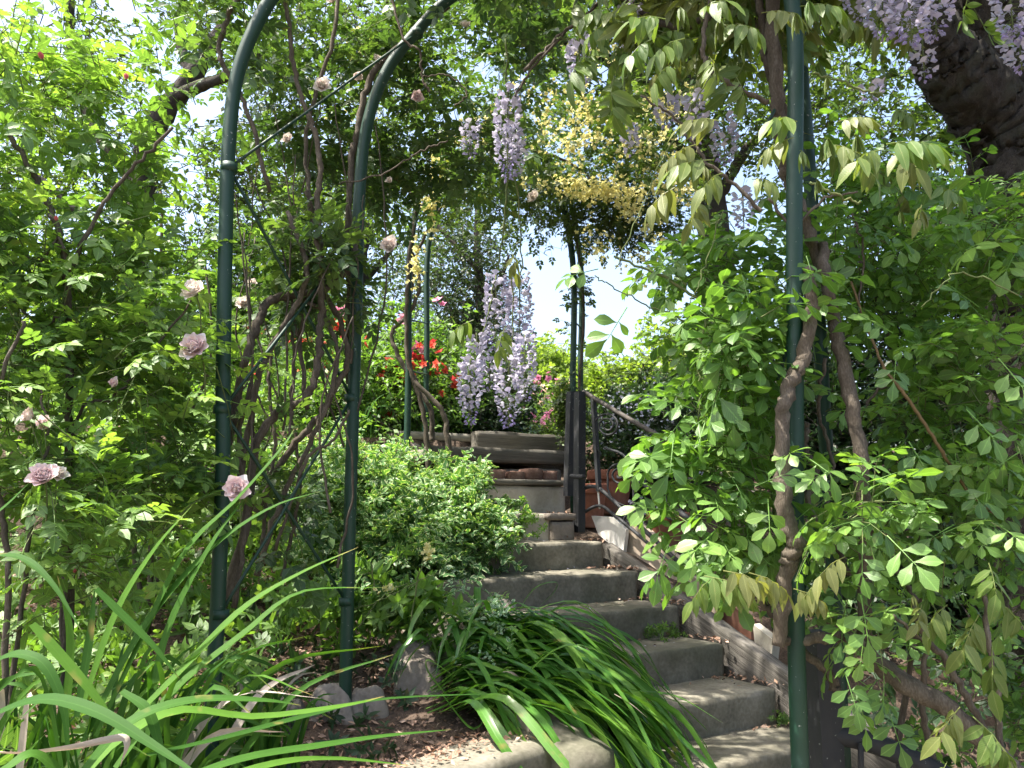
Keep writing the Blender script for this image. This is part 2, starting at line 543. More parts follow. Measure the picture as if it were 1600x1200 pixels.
xs = np.concatenate([-np.geomspace(350, 6.2, 34), np.arange(-6, 6.01, .06), np.geomspace(6.2, 350, 34)])
ys = np.concatenate([-np.geomspace(350, 2.2, 34), np.arange(-2, 12.01, .06), np.geomspace(12.2, 420, 40)])
X, Y = np.meshgrid(xs, ys, indexing='ij')
G = np.stack([X, Y, ground_z(X, Y)], -1).reshape(-1, 3)
ni, nj = X.shape
i = (np.arange(ni - 1)[:, None] * nj + np.arange(nj - 1)[None, :]).ravel()
T = np.concatenate([np.stack([i, i + nj, i + nj + 1], -1), np.stack([i, i + nj + 1, i + 1], -1)])
MB().add(G, T).build('ground', M_soil, kind='structure')


def gz(x, y):
    return float(ground_z(np.array([x]), np.array([y]))[0])


# path behind the top step and paving at the foot of the stairs
ROT = rotz(ANG)
V, T = rough_box((1.25, 5.5, .06), res=.2, amp=.004)
V = place(V, ROT, S(2.64 + 2.75, .02, zat(679, 820, 2.55) - .035))
MB().add(V, T).build('path', M_path, kind='structure')
V, T = rough_box((5.0, 3.6, .06), res=.2, amp=.004)
V = place(V, ROT, S(-3.2, -1.2, .0))
MB().add(V, T).build('path', M_path, kind='structure')

# ------------------------------------------------------------------ concrete steps
SW = 1.16
st = thing('concrete_steps', S(0, -.5, C5[2]), 'grey weathered concrete garden steps climbing up between the beds', 'steps')
for k in range(1, 9):
    s0 = (5 - k) * RUN + rng.normal(0, .008)
    z = C5[2] + RISE * (5 - k)
    dep = RUN + .10
    h = RISE + .03
    V, T = rough_box((SW + rng.normal(0, .006), dep, h), res=.022, bevel=.009, amp=.0045, freq=8, seed=k * 3.1)
    # chipped, worn nosing
    edge = (V[:, 1] < -dep / 2 + .03) & (V[:, 2] > h / 2 - .03)
    V[edge, 2] -= .007 * np.clip(noise3(V[edge], 14, k), 0, 1)
    V = place(V, ROT, S(s0 + dep / 2, -SW / 2, z - h / 2))
    MB().add(V, T).build('step', M_conc, st)

# ------------------------------------------------------------------ timber steps above them
ts = thing('timber_steps', S(1.9, -.5, 1.3), 'weathered timber and stone risers at the top of the stairs', 'steps')


def board(parent, name, m, s, t0, t1, z0, z1, dep, seed, amp=.004, lab=None, tilt=0):
    V, T = rough_box((t1 - t0, dep, z1 - z0), res=.03, bevel=.01, amp=amp, freq=7, seed=seed)
    o = MB().add(V, T).build(name, m, parent, frame=(rotz(ANG + tilt), S(s + dep / 2, (t0 + t1) / 2, (z0 + z1) / 2)))
    if lab: o['label'] = lab
    return o



SB = (1.50, 1.80, 2.12, 2.55)
zz = [zat(y, 830, SB[0]) for y in (853, 803)]
board(ts, 'riser', M_conc2, SB[0], tat(700, 830, SB[0]), tat(862, 830, SB[0]), zz[0] - .05, zz[1], .40, 1.0)
board(ts, 'stone_block', M_rock, SB[0] - .03, tat(858, 830, SB[0]), tat(893, 835, SB[0]), zz[0], zz[1] - .045, .16, 5.1, amp=.01)
board(ts, 'stone_block', M_rock, SB[0] - .04, tat(850, 830, SB[0]), tat(896, 835, SB[0]), zz[1] - .04, zz[1] + .004, .2, 6.1, amp=.006)
zr = zat(759, 830, SB[1])
board(ts, 'riser', M_conc2, SB[1], tat(690, 780, SB[1]), tat(884, 780, SB[1]), zz[1] - .03, zr, .10, 2.2)
board(ts, 'board', M_timber, SB[1] - .03, tat(690, 755, SB[1]), tat(886, 755, SB[1]), zr + .002, zat(749, 830, SB[1]), .30, 3.3)
zb, zt = zat(725, 830, SB[2]), zat(702, 830, SB[2])
board(ts, 'board', M_timber, SB[2], tat(672, 712, SB[2]), tat(886, 712, SB[2]), zb, zt, .10, 4.4)
board(ts, 'tread', M_path, SB[2] + .105, tat(672, 712, SB[2]), tat(884, 712, SB[2]), zb + .01, zt - .015, .42, 7.7)
board(ts, 'backing_stone', M_rock, SB[2] + .02, tat(690, 735, SB[2]), tat(880, 735, SB[2]), zr - .05, zb - .03, .1, 8.7, amp=.012)
board(ts, 'board', M_timber, SB[3], tat(745, 690, SB[3]), tat(892, 690, SB[3]), zat(712, 830, SB[3]), zat(677, 830, SB[3]), .10, 5.5)
tl, tr = tat(735, 742, SB[1] + .15), tat(876, 742, SB[1] + .15)
for q in range(5):
    wd_ = (tr - tl) / 5
    board(ts, 'brick', M_brick, SB[1] + .17 + rng.normal(0, .012), tl + q * wd_ + .008, tl + (q + 1) * wd_ - .008 * rng.random(), zat(751, 830, SB[1]), zat(735, 830, SB[1] + .15) + rng.normal(0, .010), .11, 20 + q, amp=.009, tilt=rng.normal(0, .08))

# ------------------------------------------------------------------ low planter wall
wl = thing('planter_wall', W0, 'low concrete retaining wall holding the planting bed beside the steps', 'garden wall')
lw = 2.6
V, T = rough_box((lw, .24, .95), res=.035, bevel=.025, amp=.007, freq=7, seed=2)
ang = math.atan2(WD[1], WD[0])
V = place(V, rotz(ang), W0 + WD * lw / 2 + WN * .12 + np.array([0, 0, -.95 / 2]))
MB().add(V, T).build('front_wall', M_conc, wl)
V, T = rough_box((.18, 2.1, 1.2), res=.05, bevel=.02, amp=.006, freq=7, seed=7)
V[:, 2] += (V[:, 1] / 2.1 + .5) * .42
V = place(V, ROT, S(-.36 + 1.05, -1.27, W0[2] - .62))
MB().add(V, T).build('side_wall', M_conc, wl)

# ------------------------------------------------------------------ sloping timber stringer
sg = thing('timber_kerb', S(0, .1, C5[2]), 'long weathered grey plank sloping along the right side of the steps', 'plank')
pa, pb = on_plane(940, 850, .04), on_plane(1200, 1036, .04)
sa, sb = (pa - C5) @ SU, (pb - C5) @ SU
slope = (pa[2] - pb[2]) / (sa - sb)
sl = math.atan(slope)
s_top, s_bot = sa + .04, sb - .95
L = (s_top - s_bot) / math.cos(sl)
V, T = rough_box((.075, L, .26), res=.03, bevel=.007, amp=.005, freq=5, seed=4)
c, s_ = math.cos(sl), math.sin(sl)
RX = np.array([[1, 0, 0], [0, c, -s_], [0, s_, c]])
mid = (s_top + s_bot) / 2
MB().add(V, T).build('plank', rough_mat('plank_grain', [(.03, .026, .022), (.11, .10, .085), (.23, .21, .185)], scale=26, stretch=(1, .035, 1.4), bump=1.0, dist=.012, spots=(.07, .066, .055)), sg, frame=(ROT @ RX, S(mid, .078, pb[2] + slope * (mid - sb) - .13)))

# ------------------------------------------------------------------ slabs stood on edge
def slab(poly, t, m, label, th=.03):
    q = [on_plane(x, y, t) for x, y in poly]
    base = q[0]
    V, T = prism(q, SV, th)
    o = thing('stone_slab', base, label, 'slab', 'stone slabs stood on edge beside the steps')
    MB().add(V, T).build('face', m, o, smooth=False)
    return o


slab([(924, 806), (958, 808), (978, 828), (974, 862), (950, 848), (935, 835)], .15, M_whitetile, 'broken white slab stood on edge at the top of its row', .025)
slab([(980, 806), (1008, 824), (1060, 872), (1078, 915), (1045, 902), (976, 858), (976, 838)], .19, M_tile, 'large beige tile slab leaning next to the broken white one', .03)
slab([(1082, 900), (1122, 925), (1120, 962), (1080, 930)], .17, M_tile, 'small tan slab under the drooping yellow leaves', .04)
slab([(1176, 975), (1208, 1000), (1204, 1042), (1180, 1010)], .16, M_conc2, 'pale pointed stone stub at the low end of the plank', .05)
slab([(1124, 930), (1172, 968), (1174, 1000), (1122, 968)], .24, M_terra, 'dark brown slab in the shade behind the plank', .04)

# ------------------------------------------------------------------ iron railing
TR = .10
rl = thing('iron_railing', on_plane(905, 830, TR), 'black wrought iron stair railing with scrolls and worn handrail', 'railing')


def bar(pxs, r, m=M_iron, name='rail', t=TR, sides=6, parent=None, n=None):
    mb = MB()
    add_tube(mb, [on_plane(x, y, t) for x, y in pxs], r, sides, n)
    return mb.build(name, m, parent or rl)


def spiral(cx, cy, r, turns, start, t=TR, sgn=1, n=34, tail=None):
    a = np.linspace(0, turns * 2 * math.pi, n)
    rr = r * (1 - .80 * a / a[-1])
    pts = [(cx + q * math.cos(start + sgn * p), cy + q * math.sin(start + sgn * p)) for p, q in zip(a, rr)]
    pts = (tail or []) + pts
    mb = MB()
    V, T, lc = tube(smooth_path([on_plane(x, y, t) for x, y in pts], 48), .0065, 6)
    mb.add(V, T, 0, lc)
    return mb.build('scroll', M_iron, rl)


def sqpost(parent, name, x0, y0, x1, y1, w, t, m=M_iron):
    a, b = on_plane(x0, y0, t), on_plane(x1, y1, t)
    V, T = rough_box((w, w, np.linalg.norm(b - a)), res=.1, bevel=.004, amp=.0008)
    V = place(V, ROT, (a + b) / 2)
    V[:, :2] += ((V[:, 2] - a[2]) / (b[2] - a[2]) - .5)[:, None] * (b - a)[None, :2]
    return MB().add(V, T).build(name, m, parent, smooth=False)


sqpost(rl, 'post', 905, 832, 906, 612, .055, TR - .03)
sqpost(rl, 'post', 888, 775, 893, 612, .05, TR + .02)
sqpost(rl, 'baluster', 936, 768, 927, 622, .028, TR)
bar([(912, 612), (960, 641), (1045, 690), (1150, 752), (1250, 812)], .014, M_rail, 'handrail')
bar([(900, 768), (925, 760), (945, 770), (1000, 822), (1060, 878)], .012, name='lower_rail')
bar([(908, 803), (936, 790), (960, 805), (1000, 838), (1075, 905)], .010, name='bottom_rail')
bar([(945, 700), (975, 712), (988, 745), (992, 812)], .008, name='curved_bar')
bar([(985, 740), (1030, 775), (1090, 822)], .015, name='middle_rail')
bar([(934, 760), (937, 795)], .006, M_whitetile, name='white_stub')
spiral(949, 665, 20, 2.2, math.pi, tail=[(939, 712), (930, 690)])
spiral(968, 742, 19, 2.0, math.pi * .9, tail=[(975, 790), (952, 778)])
spiral(983, 812, 9, 1.6, math.pi * .5)
spiral(1030, 702, 24, 2.0, math.pi)
spiral(1078, 760, 17, 1.8, math.pi * .2)
spiral(1020, 790, 14, 1.8, math.pi * 1.2, sgn=-1)
spiral(1050, 800, 12, 1.6, math.pi * .4)
bar([(893, 744), (912, 745)], .016, name='clamp', t=TR - .05)

# near iron post and rail at the foot
ip = thing('iron_fence', P(1288, 1200, 2.75), 'dark iron fence post with a thick rail running right, under the shrub', 'fence')
a, b = P(1290, 1330, 2.75), P(1286, 985, 2.75)
V, T = rough_box((.085, .085, b[2] - a[2]), res=.1, bevel=.006, amp=.001)
V = place(V, rotz(.3), (a + b) / 2)
MB().add(V, T).build('post', M_iron, ip, smooth=False)
mb = MB(); add_tube(mb, [P(1282, 1142, 2.75), P(1375, 1165, 2.72), P(1500, 1225, 2.6)], .032, 8)
mb.build('rail', M_iron, ip)
mb = MB(); add_tube(mb, [P(1288, 1230, 2.75), P(1420, 1270, 2.7), P(1500, 1325, 2.6)], .026, 8)
mb.build('rail', M_iron, ip)
for xx in (1345, 1405, 1465):
    mb = MB(); add_tube(mb, [P(xx, 1150 + (xx - 1300) * .25, 2.7), P(xx, 1290 + (xx - 1300) * .3, 2.7)], .009, 6)
    mb.build('baluster', M_iron, ip)

# ------------------------------------------------------------------ terracotta pots
def lathe(prof, c, sides=40):
    prof = np.array(prof)
    a = np.linspace(0, 2 * math.pi, sides, endpoint=False)
    V = np.stack([prof[:, 0][:, None] * np.cos(a), prof[:, 0][:, None] * np.sin(a), np.broadcast_to(prof[:, 1][:, None], (len(prof), sides))], -1)
    n = len(prof)
    i = np.arange(n - 1)[:, None] * sides
    j = np.arange(sides)[None, :]; k = (j + 1) % sides
    T = np.concatenate([np.stack([i + j, i + k, i + sides + j], -1).reshape(-1, 3), np.stack([i + k, i + sides + k, i + sides + j], -1).reshape(-1, 3)])
    return V.reshape(-1, 3) + np.asarray(c), T


def pot(c, r, h, label):
    o = thing('terracotta_pot', c, label, 'pot', 'terracotta pots behind the railing')
    V, T = lathe([(0, 0), (r * .68, 0), (r * .72, .01), (r * .95, h * .76), (r * .95, h * .78)], c)
    MB().add(V, T).build('body', M_terra, o)
    V, T = lathe([(r * .93, h * .765), (r * 1.04, h * .77), (r * 1.07, h * .8), (r * 1.07, h * .97), (r * 1.04, h), (r * .95, h), (r * .93, h * .9), (r * .92, h * .75)], c)
    MB().add(V, T).build('rim', M_terra, o)
    V, T = lathe([(0, h * .9), (r * .93, h * .89)], c)
    MB().add(V, T).build('compost', M_soil, o)
    return o


pc1 = P(955, 812, 5.75); pc1[2] = gz(pc1[0], pc1[1]) - .01; pot(pc1, .15, .30, 'terracotta pot with a flat rim, directly behind the scroll of the railing')
pc2 = P(922, 822, 5.45); pc2[2] = gz(pc2[0], pc2[1]) - .01; pot(pc2, .11, .28, 'terracotta pot squeezed between the iron post and its neighbour')
pc3 = P(1045, 860, 5.4); pc3[2] = gz(pc3[0], pc3[1]) - .01; pot(pc3, .13, .24, 'terracotta pot half hidden under the shrub by the lower rail')

# ------------------------------------------------------------------ the garden arch
arch = thing('garden_arch', P(345, 1100, 2.66) * [1, 1, 0] + [0, 0, gz(-.9, 2.66)], 'tall green tubular metal garden arch over the foot of the steps', 'garden arch')
A0 = P(347, 900, 2.66); B0 = P(541, 1098, 3.16); R0 = P(1243, 1150, 2.3)
shift = np.array([B0[0] - A0[0], B0[1] - A0[1], 0])


def hoop(left, right, rad, name='hoop'):
    mb = MB()
    add_tube(mb, left + right, rad, 14, 150)
    return mb.build(name, M_green, arch)


dA, dB = 2.66, 3.16
ga = P(342, 900, dA); ga[2] = .3
gb = P(538, 1100, dB); gb[2] = .5
rA = P(1244, 1200, 2.3); rA[2] = -.05
topR = P(1240, 60, 2.3)
apex = np.array([.0, 2.5, 3.62])
hoop([ga, P(345, 830, dA), P(349, 560, dA), P(353, 350, dA), P(357, 235, dA), P(368, 130, dA), P(395, 50, dA), P(438, -20, dA), P(520, -95, dA - .02), apex + [-.25, .04, -.05]],
     [apex + [.25, -.03, -.05], np.array([topR[0] - .12, topR[1], topR[2] + .40]), topR + [0, 0, .12], P(1241, 350, 2.3), P(1243, 700, 2.3), P(1244, 1000, 2.3), rA], .0235)
rB = np.array([1.08, 2.86, .15])
hoop([gb, P(540, 1060, dB), P(547, 800, dB), P(556, 500, dB), P(562, 300, dB), P(575, 190, dB), P(605, 110, dB), P(650, 50, dB), P(700, 0, dB), P(775, -45, dB), apex + [-.1, .5, -.0]],
     [apex + [.35, .45, -.08], np.array([1.02, 2.9, 3.35]), np.array([1.07, 2.87, 3.0]), np.array([1.08, 2.86, 1.5]), rB], .0235)


def rod(a, b, r=.0055):
    mb = MB(); add_tube(mb, [a, b], r, 6, 6, jit=.001)
    return mb.build('lattice_rod', M_green, arch)


nodes_a = [P(358, 262, dA), P(347, 640, dA), P(344, 960, dA)]
nodes_b = [P(651, 52, dB), P(556, 372, dB), P(549, 622, dB), P(541, 940, dB)]
rod(nodes_a[0], nodes_b[0]); rod(nodes_a[0], nodes_b[2]); rod(nodes_a[1], nodes_b[1]); rod(nodes_a[1], nodes_b[3]); rod(nodes_b[2], nodes_a[2])
for za in (1.1, 1.85, 2.6):
    rod(np.array([rA[0], 2.3, za]), np.array([rB[0], 2.86, za + .55]))

for nd_ in nodes_a + nodes_b:
    mb = MB(); add_tube(mb, [nd_ - [0, 0, .014], nd_ + [0, 0, .014]], .0275, 14, 2)
    mb.build('collar', M_green, arch)

# far arch that carries the yellow climber
arch2 = thing('garden_arch', P(895, 790, 5.7), 'second green metal arch behind the first, smothered in the yellow banksia rose', 'garden arch')
dl, dr = 5.2, 5.75


def far_hoop(xl, yl, xr, dl, dr, top=215):
    mb = MB()
    l0 = P(xl, yl, dl); l0[2] = gz(l0[0], l0[1]) - .1
    r0 = P(xr, 800, dr); r0[2] = gz(r0[0], r0[1]) - .1
    l1, r1 = P(xl + 6, 380, dl), P(xr - 2, 400, dr)
    m = (P(780, top, (dl + dr) / 2))
    add_tube(mb, [l0, (l0 + l1) / 2, l1, P(xl + 40, 275, dl), m, P(xr - 40, 260, dr), r1, (r0 + r1) / 2, r0], .021, 10, 90)
    mb.build('hoop', M_green, arch2)


far_hoop(636, 690, 896, 5.2, 5.6)
far_hoop(664, 690, 908, 5.9, 6.1)
for yy in (420, 500, 580):
    mb = MB(); add_tube(mb, [P(640, yy, 5.2), P(668, yy + 5, 5.9)], .006, 5, 3); mb.build('lattice_rod', M_green, arch2)
    mb = MB(); add_tube(mb, [P(896, yy, 5.6), P(907, yy + 12, 6.1)], .006, 5, 3); mb.build('lattice_rod', M_green, arch2)

# ------------------------------------------------------------------ leaves
def leaf(L=1.0, W=.5, n=3, fold=.12, curl=.25, shape='ovate', cup=0.0, wave=0.0):
    """A single blade: x across, y along, z up. Returns V, T, lc."""
    t = np.linspace(0, 1, n + 1)
    if shape == 'ovate': w = np.sin(np.pi * t ** .75) ** .9
    elif shape == 'obovate': w = np.sin(np.pi * t ** 1.6) ** .75 * (.35 + .65 * np.minimum(1, t * 2.2))
    elif shape == 'lance': w = np.sin(np.pi * t ** .8) ** 1.1
    else: w = np.minimum(1, 6 * (t + .06)) * np.minimum(1, (1 - t) * 2.2) ** .7
    w = np.maximum(w, 0) * W / 2
    y = t * L
    z = -curl * L * t ** 2
    V, lc, T = [], [], []
    for i in range(n + 1):
        if i == n or (i == 0 and shape != 'strap'):
            V.append((0, y[i], z[i])); lc.append((0, t[i], 0))
        else:
            wv = wave * math.sin(t[i] * 17)
            V += [(-w[i], y[i], z[i] + fold * w[i] * 2 + wv), (0, y[i], z[i]), (w[i], y[i], z[i] + fold * w[i] * 2 - wv)]
            lc += [(-1, t[i], 0), (0, t[i], 0), (1, t[i], 0)]
    idx = 0
    rows = []
    for i in range(n + 1):
        if i == n or (i == 0 and shape != 'strap'): rows.append([idx]); idx += 1
        else: rows.append([idx, idx + 1, idx + 2]); idx += 3
    for a, b in zip(rows[:-1], rows[1:]):
        if len(a) == 1: T += [(a[0], b[1], b[0]), (a[0], b[2], b[1])]
        elif len(b) == 1: T += [(a[0], a[1], b[0]), (a[1], a[2], b[0])]
        else: T += [(a[0], a[1], b[1]), (a[0], b[1], b[0]), (a[1], a[2], b[2]), (a[1], b[2], b[1])]
    return np.array(V, float), np.array(T), np.array(lc, float)


def basis(axis, up):
    """Rotation(s) whose y is axis and z near up."""
    axis = norm(np.asarray(axis, float)); up = np.asarray(up, float)
    x = norm(np.cross(axis, up))
    z = np.cross(x, axis)
    return np.stack([x, axis, z], -1)


def compound(kind, seed=0):
    r = np.random.default_rng(seed)
    parts = []
    j = lambda s: r.normal(0, s)
    if kind == 'rose':          # five to seven leaflets on a short stalk; length 1
        pos = [(.42, 1), (.42, -1), (.66, 1), (.66, -1)]
        for y, sd in pos:
            parts.append(((0, y, -.1 * y * y), (sd * 1.0, .55 + j(.1), j(.1) - .1), (j(.15), 0, 1), .42 + j(.03), .25))
        parts.append(((0, .78, -.07), (j(.1), 1, -.15), (j(.15), 0, 1), .50, .30))
        lf = lambda L, W: leaf(L, W, 3, .10, .18, 'ovate')
        rach = (1.0, -.1)
    elif kind == 'quince':      # obovate leaflets, palm-like
        for y, a in ((.30, -1.25), (.33, 1.25), (.56, -.95), (.58, .95), (.66, j(.1))):
            sc = (.44 if abs(a) > .3 else .52) + j(.05)
            a += j(.12)
            parts.append(((0, y, -.05 * y), (math.sin(a), math.cos(a), -.2 + j(.25)), (j(.35), j(.3), 1), sc, sc * (.54 + j(.05))))
        lf = lambda L, W: leaf(L, W, 5, .07, .20 + j(.08), 'obovate')
        rach = (.66, -.03)
    elif kind == 'pinnate5':
        for y, sd in [(.32, 1), (.32, -1), (.60, 1), (.60, -1)]:
            parts.append(((0, y, -.05), (sd, .50 + j(.1), -.1 + j(.15)), (j(.2), j(.1), 1), .40 + j(.03), .22))
        parts.append(((0, .66, -.05), (j(.1), 1, -.25), (j(.2), 0, 1), .46, .25))
        lf = lambda L, W: leaf(L, W, 4, .08, .22, 'obovate')
        rach = (.68, -.04)
    elif kind == 'wisteria':    # young pinnate leaf, leaflets hanging
        for q in range(4):
            y = .20 + q * .13
            for sd in (1, -1):
                ln = .54 - .05 * abs(q - 1.5) + j(.05)
                parts.append(((0, y + j(.02), -.5 * y * y), (sd * (.62 - .1 * q) + j(.22), .30 + j(.22), -.85 + j(.2)), (sd * .75, .25 + j(.2), .7), ln, ln * (.40 + j(.03))))
        parts.append(((0, .68, -.25), (j(.2), .6, -.8), (0, 1, .4), .56, .22))
        lf = lambda L, W: leaf(L, W, 5, .10 + j(.02), .22 + j(.08), 'ovate', wave=.006)
        rach = (.68, -.24)
    elif kind == 'tuft':        # unopened young leaf: thin folded leaflets hanging in a tuft
        for q in range(9):
            a = r.uniform(0, 6.28)
            parts.append(((0, .05, 0), (math.cos(a) * .3, math.sin(a) * .3, -1), (math.cos(a), math.sin(a), .2), .55 + j(.06), .10))
        lf = lambda L, W: leaf(L, W, 3, .5, .05, 'lance')
        rach = (.06, 0)
    elif kind == 'clump':       # three plain leaves for far foliage
        for q in range(4):
            a = r.uniform(0, 6.28)
            parts.append(((j(.25), j(.25), j(.2)), (math.cos(a), math.sin(a), j(.5)), (j(.5), j(.5), 1), .75 + j(.1), .42))
        lf = lambda L, W: leaf(L, W, 2, .06, .15, 'ovate')
        rach = None
    elif kind == 'whorl':       # lanceolate leaves round a stem tip
        for q in range(7):
            a = q * 2.4
            el = .15 + .1 * q
            parts.append(((0, .06 * q, 0), (math.cos(a), el + .25, math.sin(a)), (0, 1, 0), .8 - .06 * q, .24))
        lf = lambda L, W: leaf(L, W, 3, .1, .25, 'lance')
        rach = (.45, 0)
    elif kind == 'pair':        # opposite leaves up a trailing shoot
        for q in range(4):
            for sd in (1, -1):
                a = q * 1.2
                parts.append(((0, .12 + q * .24, 0), (sd * math.cos(a), .5, sd * math.sin(a) * .6 + .1), (0, .2, 1), .34 - .03 * q, .19 - .012 * q))
        lf = lambda L, W: leaf(L, W, 3, .1, .2, 'ovate')
        rach = (.95, 0)
    V, T, LC, n = [], [], [], 0
    for o, ax, up, L, W in parts:
        v, t, lc = lf(L, W)
        B = basis(np.array(ax), np.array(up))
        v = v @ B.T + np.array(o)
        V.append(v); T.append(t + n); LC.append(lc); n += len(v)
    if rach:
        v, t, lc = tube(np.array([(0, 0, 0), (0, rach[0] * .5, rach[1] * .25), (0, rach[0], rach[1])]), [.014, .010, .006], 3, cap=False)
        V.append(v); T.append(t + n); LC.append(np.tile([0., .5, 0], (len(v), 1)))
    return np.concatenate(V), np.concatenate(T), np.concatenate(LC)


LEAFSETS = {k: [compound(k, s + 1) for s in range(n)] for k, n in
            (('rose', 5), ('quince', 5), ('pinnate5', 5), ('wisteria', 5), ('tuft', 3), ('clump', 6), ('whorl', 4), ('pair', 4))}
_meshcache = {}


def leaf_mesh(kind, v, m):
    key = (kind, v, m.name)
    if key not in _meshcache:
        V, T, lc = LEAFSETS[kind][v]
        _meshcache[key] = MB().add(V, T, 0.0, lc).mesh('leaf', m)
    return _meshcache[key]


def in_view(pos, mar=0):
    q = pos - EYE
    z = q @ _f
    x = 800 + F * (q @ _r) / np.maximum(z, .01)
    y = 600 - F * (q @ _u) / np.maximum(z, .01)
    return (z > .2) & (x > -mar) & (x < 1600 + mar) & (y > -mar) & (y < 1200 + mar)


def put_leaves(parent, kind, m, pos, R, size, nparts=0, stuff='foliage', name='leaf'):
    """R (N,3,3) orthonormal; the largest seen ones become parts, the rest one mesh."""
    n = len(pos)
    var = rng.integers(0, len(LEAFSETS[kind]), n)
    order = np.argsort(np.linalg.norm(pos - EYE, axis=1) - 100 * in_view(pos, 20))
    chosen = np.zeros(n, bool)
    chosen[order[:nparts]] = True
    base = world_loc(parent)
    for i in np.nonzero(chosen)[0]:
        o = bpy.data.objects.new(name, leaf_mesh(kind, int(var[i]), m))
        COL.objects.link(o)
        o.parent = parent
        M4 = np.eye(4)
        M4[:3, :3] = R[i] * size[i]
        M4[:3, 3] = pos[i] - base
        o.matrix_basis = Matrix(M4.tolist())
    rest = np.nonzero(~chosen)[0]
    if len(rest):
        mb = MB()
        for v in range(len(LEAFSETS[kind])):
            ids = rest[var[rest] == v]
            if not len(ids): continue
            V, T, lc = LEAFSETS[kind][v]
            W = np.einsum('nij,kj->nki', R[ids] * size[ids][:, None, None], V) + pos[ids][:, None, :]
            k = len(V)
            TT = T[None] + (np.arange(len(ids)) * k)[:, None, None]
            mb.add(W.reshape(-1, 3), TT.reshape(-1, 3), np.repeat(rng.random(len(ids)), k), np.tile(lc, (len(ids), 1)))
        mb.build(stuff, m, parent, kind='stuff')


def blob_points(blobs, n, shell=.5):
    """blobs: (centre xyz, radii xyz, weight). Clumpy sampling inside ellipsoids."""
    w = np.array([b[2] for b in blobs], float); w /= w.sum()
    idx = rng.choice(len(blobs), n, p=w)
    C = np.array([b[0] for b in blobs])[idx]; R = np.array([b[1] for b in blobs])[idx]
    d = norm(rng.normal(size=(n, 3)))
    r = rng.random(n) ** (shell / 1.5)
    return C + d * R * r[:, None], d


def sprays(blobs, ntw, tw_len, nl, droop=.3, up=.2, shell=.5, spread=.9, clump=0.0):
    """Twigs with alternating leaves. Returns leaf pos, rotation, and twig polylines."""
    p0, d = blob_points(blobs, ntw, shell)
    if clump:
        c, _ = blob_points(blobs, max(3, ntw // 14), shell)
        near = c[rng.integers(0, len(c), ntw)]
        p0 = np.where(rng.random((ntw, 1)) < .75, near + rng.normal(0, clump, (ntw, 3)), p0)
    dr = norm(d * .7 + rng.normal(0, .6, (ntw, 3)) + np.array([0, 0, up]))
    L = tw_len * rng.uniform(.6, 1.3, ntw)
    poss, Rs = [], []
    for j in range(nl):
        t = (j + .6) / nl
        p = p0 + dr * (L * t)[:, None]
        p[:, 2] -= droop * L * t * t
        tang = norm(dr + np.array([0, 0, -2 * droop * t]))
        sgn = 1 if j % 2 else -1
        sd = norm(np.cross(tang, np.array([0, 0, 1.0]) + rng.normal(0, .25, (ntw, 3)))) * sgn
        ax = norm(tang * .7 + sd * spread + rng.normal(0, .25, (ntw, 3)))
        if j == nl - 1: ax = norm(tang + rng.normal(0, .15, (ntw, 3)))
        upv = np.array([0, 0, 1.0]) + rng.normal(0, .38, (ntw, 3))
        poss.append(p); Rs.append(basis(ax, upv))
    tw = np.stack([p0 - dr * (L * .25)[:, None], p0 + dr * (L * .5)[:, None] - np.array([0, 0, 1.0]) * (droop * L * .25)[:, None],
                   p0 + dr * L[:, None] - np.array([0, 0, 1.0]) * (droop * L)[:, None]], 1)
    return np.concatenate(poss), np.concatenate(Rs), tw


def twig_mesh(parent, tw, r, m, name='twigs'):
    """All fine twigs of one plant as one mass."""
    n, k, _ = tw.shape
    a = np.array([0, 2.094, 4.189])
    tan = norm(tw[:, -1] - tw[:, 0])
    s = norm(np.cross(tan, np.array([.3, .2, 1.0])))
    u = np.cross(s, tan)
    rr = r * np.linspace(1, .4, k)
    V = tw[:, :, None, :] + rr[None, :, None, None] * (np.cos(a)[None, None, :, None] * s[:, None, None, :] + np.sin(a)[None, None, :, None] * u[:, None, None, :])
    T = []
    for i in range(k - 1):
        for j in range(3):
            q = (j + 1) % 3
            T += [(i * 3 + j, i * 3 + q, i * 3 + 3 + j), (i * 3 + q, i * 3 + 3 + q, i * 3 + 3 + j)]
    T = np.array(T)[None] + (np.arange(n) * k * 3)[:, None, None]
    MB().add(V.reshape(-1, 3), T.reshape(-1, 3)).build(name, m, parent, kind='stuff')


def Bl(px, py, d, rx, ry, rz, w=1.0):
    """An ellipsoid of foliage measured at a pixel and distance; radii in metres."""
    return (P(px, py, d), np.array([rx, ry, rz], float), w)


def foliage(parent, blobs, kind, m, ntw, tw_len, nl, size, nparts=0, droop=.3, up=.2, shell=.5, clump=0.0, twr=.0022, twm=None, sj=.25, spread=.9, name='leaf', stuff='foliage'):
    pos, R, tw = sprays(blobs, ntw, tw_len, nl, droop, up, shell, spread, clump)
    sz = size * np.clip(rng.normal(1, sj, len(pos)), .45, 1.7)
    put_leaves(parent, kind, m, pos, R, sz, nparts, stuff, name)
    if twr:
        twig_mesh(parent, tw, twr, twm or M_greencane)
    return pos


def canes(parent, lists, m, name='cane', jit=.003, sides=8, wob=.08):
    for pts, r in lists:
        mb = MB()
        add_tube(mb, pts, r, sides, max(10, 9 * (len(pts) - 1)), jit=jit, wob=wob)
        mb.build(name, m, parent)


def pxl(seq, d):
    """pixel polyline at depth(s) d"""
    ds = d if isinstance(d, (list, tuple)) else [d] * len(seq)
    if len(ds) != len(seq): ds = np.interp(np.linspace(0, 1, len(seq)), np.linspace(0, 1, len(ds)), ds)
    return [P(x, y, q) for (x, y), q in zip(seq, ds)]


